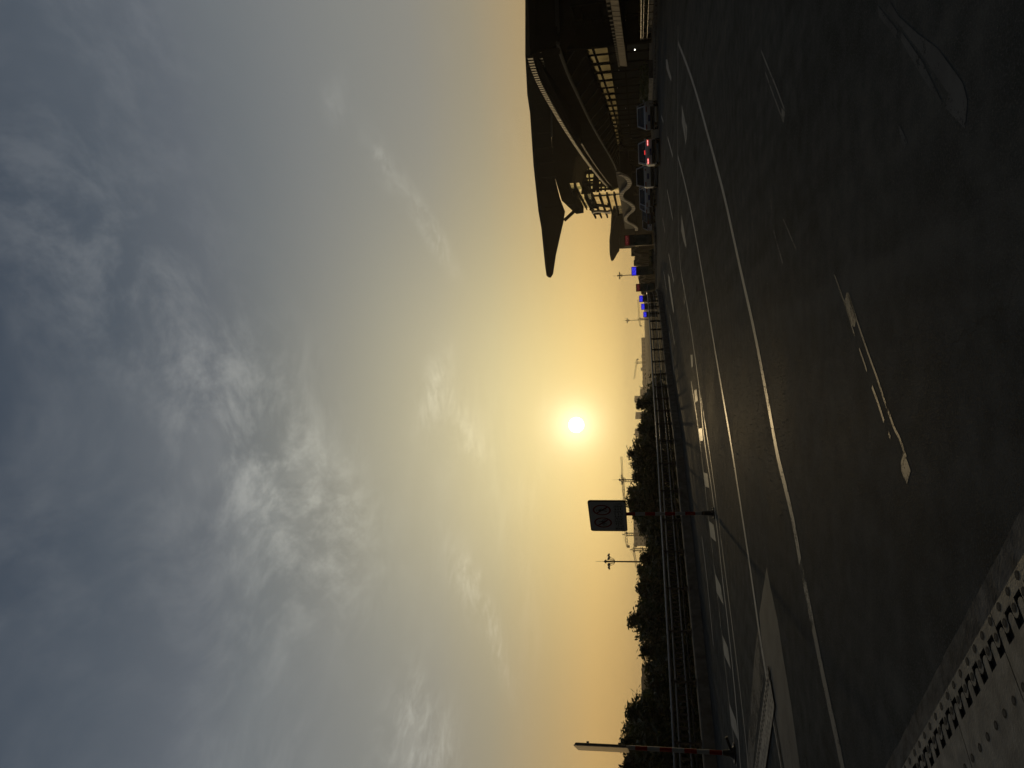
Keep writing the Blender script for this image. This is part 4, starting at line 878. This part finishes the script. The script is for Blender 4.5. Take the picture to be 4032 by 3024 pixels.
# forecourt railing
fr = thing('forecourt_railing', 'bright-edged railing in front of the terminal at the right of the view', 'railing', (24.9, 52, .15))
rp = [Vector((25.0,50,0))+Vector((.2,.98,0))*t for t in range(-16, 16)]
for h, r_ in ((.86,.035),(.68,.022),(.36,.022)): obj('rail', *tube([p+Vector((0,0,h+.15)) for p in rp], r_, 7), M['rail_steel'], fr, smooth=True)
for p in rp[::2]: obj('post', *bar((p.x,p.y,.15),(p.x,p.y,1.0), .06), M['rail_dark'], fr)
# ------------------------------------------------------------------ wavy drop-off canopies
def wave(label, path, depth, th, top=None, drop=7.):
    P = smooth_line(path, 3); d = Vector(depth); base = min(P, key=lambda q: q.z)
    W_ = thing('wave_canopy', label, 'canopy', (P[0].x, P[0].y, deck_z(P[0].y)), 'white wavy canopies on the drop-off')
    A, B = [], []
    for i, p in enumerate(P):
        t = (P[min(i+1,len(P)-1)]-P[max(i-1,0)]); h = Vector((t.x,t.y,0)).length; n = Vector((0,0,1)); 
        th_ = math.atan2(t.z, h); hd = Vector((t.x,t.y,0)).normalized(); n = Vector((0,0,math.cos(th_)))-hd*math.sin(th_)
        A.append(p+n*th/2); B.append(p-n*th/2)
    bd_ = obj('white_band', *strip(A, B, d.normalized()*.3), M['white_wave'], W_)
    for i in range(2, len(P)-1, 2): obj('band_joint', *bar(A[i]-d.normalized()*.02, B[i]-d.normalized()*.02, .05), M['roof'], bd_)
    obj('vault_sheet', *strip([p+d*.05 for p in P], [p+d for p in P], Vector((0,0,.12))), M['grey_panel'], W_)
    if top: obj('upper_panel', *strip([Vector((p.x,p.y,top))+d*.06 for p in P], [p+d*.06 for p in P], d.normalized()*.2), M['grey_panel'], W_)
    obj('back_wall', *strip([Vector((p.x,p.y,(top or p.z)))+d for p in P], [Vector((p.x,p.y,deck_z(p.y)-.5))+d for p in P], d.normalized()*.3), M['wall_dark'], W_)
    for i in (0, len(P)//3, 2*len(P)//3, len(P)-1):
        p = P[i]; obj('canopy_post', *tube([(p.x+d.x*.4,p.y+d.y*.4,deck_z(p.y)), (p.x+d.x*.4,p.y+d.y*.4,p.z)], .16, 8), M['grey_panel'], W_)
wave('white wavy canopy edge of three humps below the lettered hall', DATA['wave_near'], (11,-1,0), .82, 5.6)
wave('small white wave of canopy left of the red screen board', DATA['wave_b'], (2,12,0), .62, 4.1)
wave('white canopy curve just below the second roof tip', DATA['wave_c'], (2,12,0), .45, 3.7)
wave('white canopy hump right of the first blue screen board', DATA['wave_d'], (2,12,0), .55, 3.7)
wave('white canopy wave between the first blue board and the dark red board', DATA['wave_e'], (2,12,0), .6, 2.2)
wave('last short white canopy curve left of the dark red board', DATA['wave_f'], (2,12,0), .55, 1.5)
T2 = thing('terminal_wing', 'farther terminal wing with its own upswept roof tip beyond the lettered hall', 'terminal', (55, 305, -6))
obj('roof', *prism(DATA['roof_two'], (10,30,0)), M['roof'], T2)
obj('roof_edge', *tube(smooth_line(DATA['roof_two_fascia'], 3), .35, 6), M['roof_rib'], T2)
obj('wall', *prism(DATA['wall_two'], (4,25,0)), M['grey_panel'], T2)
obj('lower_block', *prism(DATA['back_b'], (4,30,0)), M['wall_dark'], T2)
obj('canopy_gap_filler', *prism(DATA['back_c'], (4,12,0)), M['wall_dark'], T2)  # dark block added to read as the shaded interior under the canopies
obj('lower_parapet', *bar((36.5,329.6,1.4), (52,329.6,3.9), .35), M['white_wave'], T2)

# ------------------------------------------------------------------ screen boards along the island
V, F = prism([(x,y,.22+deck_z(y)) for x, y in [(12.9,73.5),(11.2,77),(9.9,84),(9.7,100),(9.7,140),(15.5,140),(16.6,105),(17.2,92),(16.4,82),(14.6,75)]], (0,0,-.4))
struct('traffic_island', V, F, M['concrete'])
def board(label, x0, x1, y, zt, zl, red=False, seed=0):
    z0 = deck_z(y)+.2; B_ = thing('screen_board', label, 'screen board', ((x0+x1)/2, y, z0), 'screen boards along the drop-off')
    sk = .35; A = Vector((x0, y, 0)); Bq = Vector((x1, y+sk, 0)); w = Bq-A
    P = lambda t, z, o: A+w*t+Vector((0,-o,z))
    obj('casing', *prism([P(-.03,z0+.25,-.12), P(1.03,z0+.25,-.12), P(1.03,zt,-.12), P(-.03,zt,-.12)], (0,.2,0)), M['black'], B_)
    scn = obj('screen', *prism([P(.02,zl,.0), P(.98,zl,.0), P(.98,zt-.06,.0), P(.02,zt-.06,.0)], (0,.1,0)), M['led_red' if red else 'led_blue'], B_)
    obj('poster', *prism([P(.02,z0+.3,.0), P(.98,z0+.3,.0), P(.98,zl-.03,.0), P(.02,zl-.03,.0)], (0,.1,0)), M['teal'], B_)
    for t in (.06, .94): obj('leg', *bar(P(t,deck_z(y)+.1,-.1), P(t,z0+.3,-.1), .12), M['black'], B_)
    rd = random.Random(seed); parts = []; h = zt-.06-zl
    rows = 2 if not red else 1
    for r_ in range(rows):
        zc = zl+h*(r_+.5)/rows; t = .12
        while t < .86:
            u_ = rd.uniform(.06,.12)
            for q in range(3 if not red else 5):
                zq = zc+rd.uniform(-.3,.3)*h/rows; parts.append(bar(P(t,zq,.012), P(t+u_*rd.uniform(.4,1),zq+rd.uniform(-.1,.1)*h,.012), .025, .018))
            t += u_*1.45
    obj('screen_text', *join(*parts), M['led_red_text' if red else 'led_blue_text'], scn)
labs = {'red':'tall screen board with red lettering beside the far terminal wing','blue1':'bright blue screen board nearest the viewer, in front of a lamp post','red2':'dark red screen board second in the row before the blue ones','blue3':'blue screen board just behind the end of the bridge railing','blue4':'second blue screen board past the railing end','blue5':'farthest and dimmest small blue screen board in the row'}
for i, (k, x0, x1, y, zt, zl) in enumerate(DATA['billboards']): board(labs[k], x0, x1, y, zt, zl, 'red' in k, i)

# ------------------------------------------------------------------ cars
def loft(sts):
    V, F = [], []
    for (y, zl, zh, w) in sts: V += [(-.9*w,y,zl),(-w,y,zl+.14),(-w,y,zh-.13),(-.88*w,y,zh),(.88*w,y,zh),(w,y,zh-.13),(w,y,zl+.14),(.9*w,y,zl)]
    for i in range(len(sts)-1):
        for k in range(8): F.append((8*i+k, 8*i+(k+1)%8, 8*i+8+(k+1)%8, 8*i+8+k))
    F += [tuple(range(7,-1,-1)), tuple(range(8*len(sts)-8, 8*len(sts)))]; F = [tuple(reversed(f)) for f in F]
    return V, F
wv, wf = tube([(-.1,0,0),(.1,0,0)], .32, 18); WM = bpy.data.meshes.new('wheel'); WM.from_pydata(wv, [], wf); WM.materials.append(M['tyre'])
rv, rf = join(tube([(-.105,0,0),(.105,0,0)], .19, 12), *[box((0,.1*math.cos(a),.1*math.sin(a)), (.22,.03,.03)) for a in (0,1.26,2.5,3.8,5)]); RM = bpy.data.meshes.new('rim'); RM.from_pydata(rv, [], rf); RM.materials.append(M['rim'])
def local(name, V, F, mat, parent, smooth=False):
    me = bpy.data.meshes.new(name); me.from_pydata([tuple(v) for v in V], [], F); me.materials.append(mat)
    if smooth:
        for p in me.polygons: p.use_smooth = True
    o = bpy.data.objects.new(name, me); C.objects.link(o); o.parent = parent; return o
def car(label, rear, az, paint, suv=False, lights=False, z=0.):
    d = Vector((math.sin(R(az)), math.cos(R(az)), 0)); c = Vector((*rear, 0))+d*2.3
    K = thing('car', label, 'car', (c.x, c.y, deck_z(c.y)+z), 'cars at the drop-off'); K.rotation_euler = (0,0,-R(az))
    h = .12 if suv else 0
    local('body', *loft([(-2.28,.42,.84+h,.72),(-2.2,.28,.98+h,.84),(-1.7,.24,1.02+h,.89),(-.6,.22,.97+h,.91),(.7,.22,.95+h,.91),(1.5,.23,.90+h,.89),(2.1,.27,.78+h,.83),(2.27,.42,.64+h,.68)]), M[paint], K)
    zb, zr = .94+h, (1.66 if suv else 1.46); rb, rr, fr_, fb_ = (-2.12,-1.75,.2,1.05) if suv else (-1.85,-1.15,.15,1.15)
    b0 = [(-.80,rb,zb),(.80,rb,zb),(.80,fb_,zb),(-.80,fb_,zb)]; t0 = [(-.63,rr,zr),(.63,rr,zr),(.63,fr_,zr),(-.63,fr_,zr)]
    tp = local('roof', [*t0, *[(x*.96,y*.97,zr+.05) for x, y, _ in t0]], [(4,5,6,7),(0,1,5,4),(1,2,6,5),(2,3,7,6),(3,0,4,7),(3,2,1,0)], M[paint], K)
    B_, T_ = [Vector(q) for q in b0], [Vector(q) for q in t0]
    for i in range(4): local('pillar', *bar(B_[i], T_[i]+Vector((0,0,.02)), .07), M[paint], K)
    for x in (-1, 1):
        m0, m1 = Vector((x*.80,-.35,zb)), Vector((x*.63,-.4,zr)); local('pillar', *bar(m0, m1, .06), M['plastic'], K)
    for nm, i, j in (('rear_window',0,1),('side_window',1,2),('windscreen',2,3),('side_window',3,0)):
        ce = (B_[i]+B_[j]+T_[i]+T_[j])/4; q = [B_[i],B_[j],T_[j],T_[i]]; local(nm, [ce+(p-ce)*.985-Vector((0,0,.0)) for p in q], [(0,1,2,3)], M['car_glass'], K)
    for x in (-1, 1):
        for y in (-1.38, 1.38):
            w_ = bpy.data.objects.new('wheel', WM); C.objects.link(w_); w_.parent = K; w_.location = (x*.80, y, .32)
            r_ = bpy.data.objects.new('rim', RM); C.objects.link(r_); r_.parent = w_
        tl = local('tail_light', *box((x*.62,-2.245,.85+h), (.38,.10,.08)), M['tail_on' if lights else 'tail_off'], K)
        if lights:
            for q in (-.09,.09): local('lamp_strip', *box((x*.62+q,-2.30,.85+h), (.15,.02,.045)), M['tail_core'], tl)
        local('headlight', *box((x*.60,2.17,.68+h), (.34,.16,.12)), M['head_off'], K)
        local('mirror', *box((x*.98,.62,1.0+h), (.16,.09,.12)), M[paint], K)
    local('rear_bumper', *box((0,-2.27,.45), (1.6,.12,.24)), M['plastic'], K); local('front_bumper', *box((0,2.25,.42), (1.5,.14,.22)), M['plastic'], K)
    local('number_plate', *box((0,-2.34,.66+h), (.44,.02,.14)), M['number_plate'], K)
    if lights: local('brake_light', *box((0,rb-.01,zb+.12), (.3,.03,.05)), M['tail_on'], K)
    return K
car('white saloon car seen from behind with both red tail lights lit', (15.9,54.6), 14, 'car_white', lights=True)
car('pale car to the right of the saloon with lit tail lights', (19.0,56.8), 24, 'car_white')
car('white van-like car directly beyond the saloon with lit tail lights', (16.3,62.6), 13, 'car_white', suv=True)
car('pale small car beyond the van-like car', (16.2,69.5), 20, 'car_white')
car('car with a sunlit bonnet farther along the drop-off', (17.1,76.5), 28, 'car_white')
car('grey car beyond the sunlit one under the wavy canopy', (17.8,85.5), 30, 'car_grey')
car('distant pale car near the foot of the red screen board', (19.3,97), 28, 'car_white', suv=True)
# hedges of dark planting in front of the terminal
def hedge(label, a, b_, w, h, seed):
    rd = random.Random(seed); a, b_ = Vector((*a,0)), Vector((*b_,0)); V, F = [], []
    t = (b_-a); n = Vector((-t.y,t.x,0)).normalized()
    for i in range(2600):
        u_ = rd.random(); z_ = h*rd.random()**.7*(.75+.25*math.sin(u_*17+seed)); p = a+t*u_+n*rd.gauss(0,.32)*w; p.z = deck_z(p.y)+.15+z_
        s = rd.uniform(.06,.14); e = Matrix.Rotation(rd.uniform(0,6.3),3,'Z') @ Matrix.Rotation(rd.uniform(-1.2,1.2),3,'X'); k = len(V)
        for q in ((-s,0,0),(0,-s*.5,0),(s,0,0),(0,s*.5,0)): V.append(tuple(p+e @ Vector(q)))
        F.append((k,k+1,k+2,k+3))
    H_ = thing('hedge', label, 'hedge', (a.x, a.y, deck_z(a.y)+.15), 'hedges by the terminal')
    obj('foliage', V, F, M['leaf'], H_)
    obj('planter', *box(((a.x+b_.x)/2,(a.y+b_.y)/2,deck_z((a.y+b_.y)/2)+.28), (t.length, w*1.4, .36), math.atan2(t.y,t.x)), M['concrete'], H_)
hedge('dark hedge in a planter behind the forecourt railing', (26.5,52), (29.5,66), 1.0, 1.0, 1)
hedge('dark hedge in a planter between the forecourt railing and the cars', (24.6,62), (26.5,76), 1.0, 1.1, 2)
hedge('hedge on the island at the foot of the first blue screen board', (12.4,88), (14.4,87), .8, .7, 3)
# ------------------------------------------------------------------ evening haze
def haze():
    x, y0, y1, z0, z1 = 3000, -700, 3000, -8.2, HAZE_TOP
    V, F = box((0,(y0+y1)/2,(z0+z1)/2), (2*x, y1-y0, z1-z0)); m = bpy.data.materials.new('haze'); m.use_nodes = True; t = m.node_tree; t.nodes.clear()
    pv = t.nodes.new('ShaderNodeVolumePrincipled'); pv.inputs['Density'].default_value = HAZE; pv.inputs['Color'].default_value = (.96,.87,.72,1); pv.inputs['Anisotropy'].default_value = .55
    o = t.nodes.new('ShaderNodeOutputMaterial'); t.links.new(pv.outputs[0], o.inputs['Volume'])
    h = obj('haze', V, F, m, None, 'stuff'); tag(h, 'thin warm evening haze in the air over the whole place', 'haze')
HAZE, HAZE_TOP = .00021, 60.
haze()
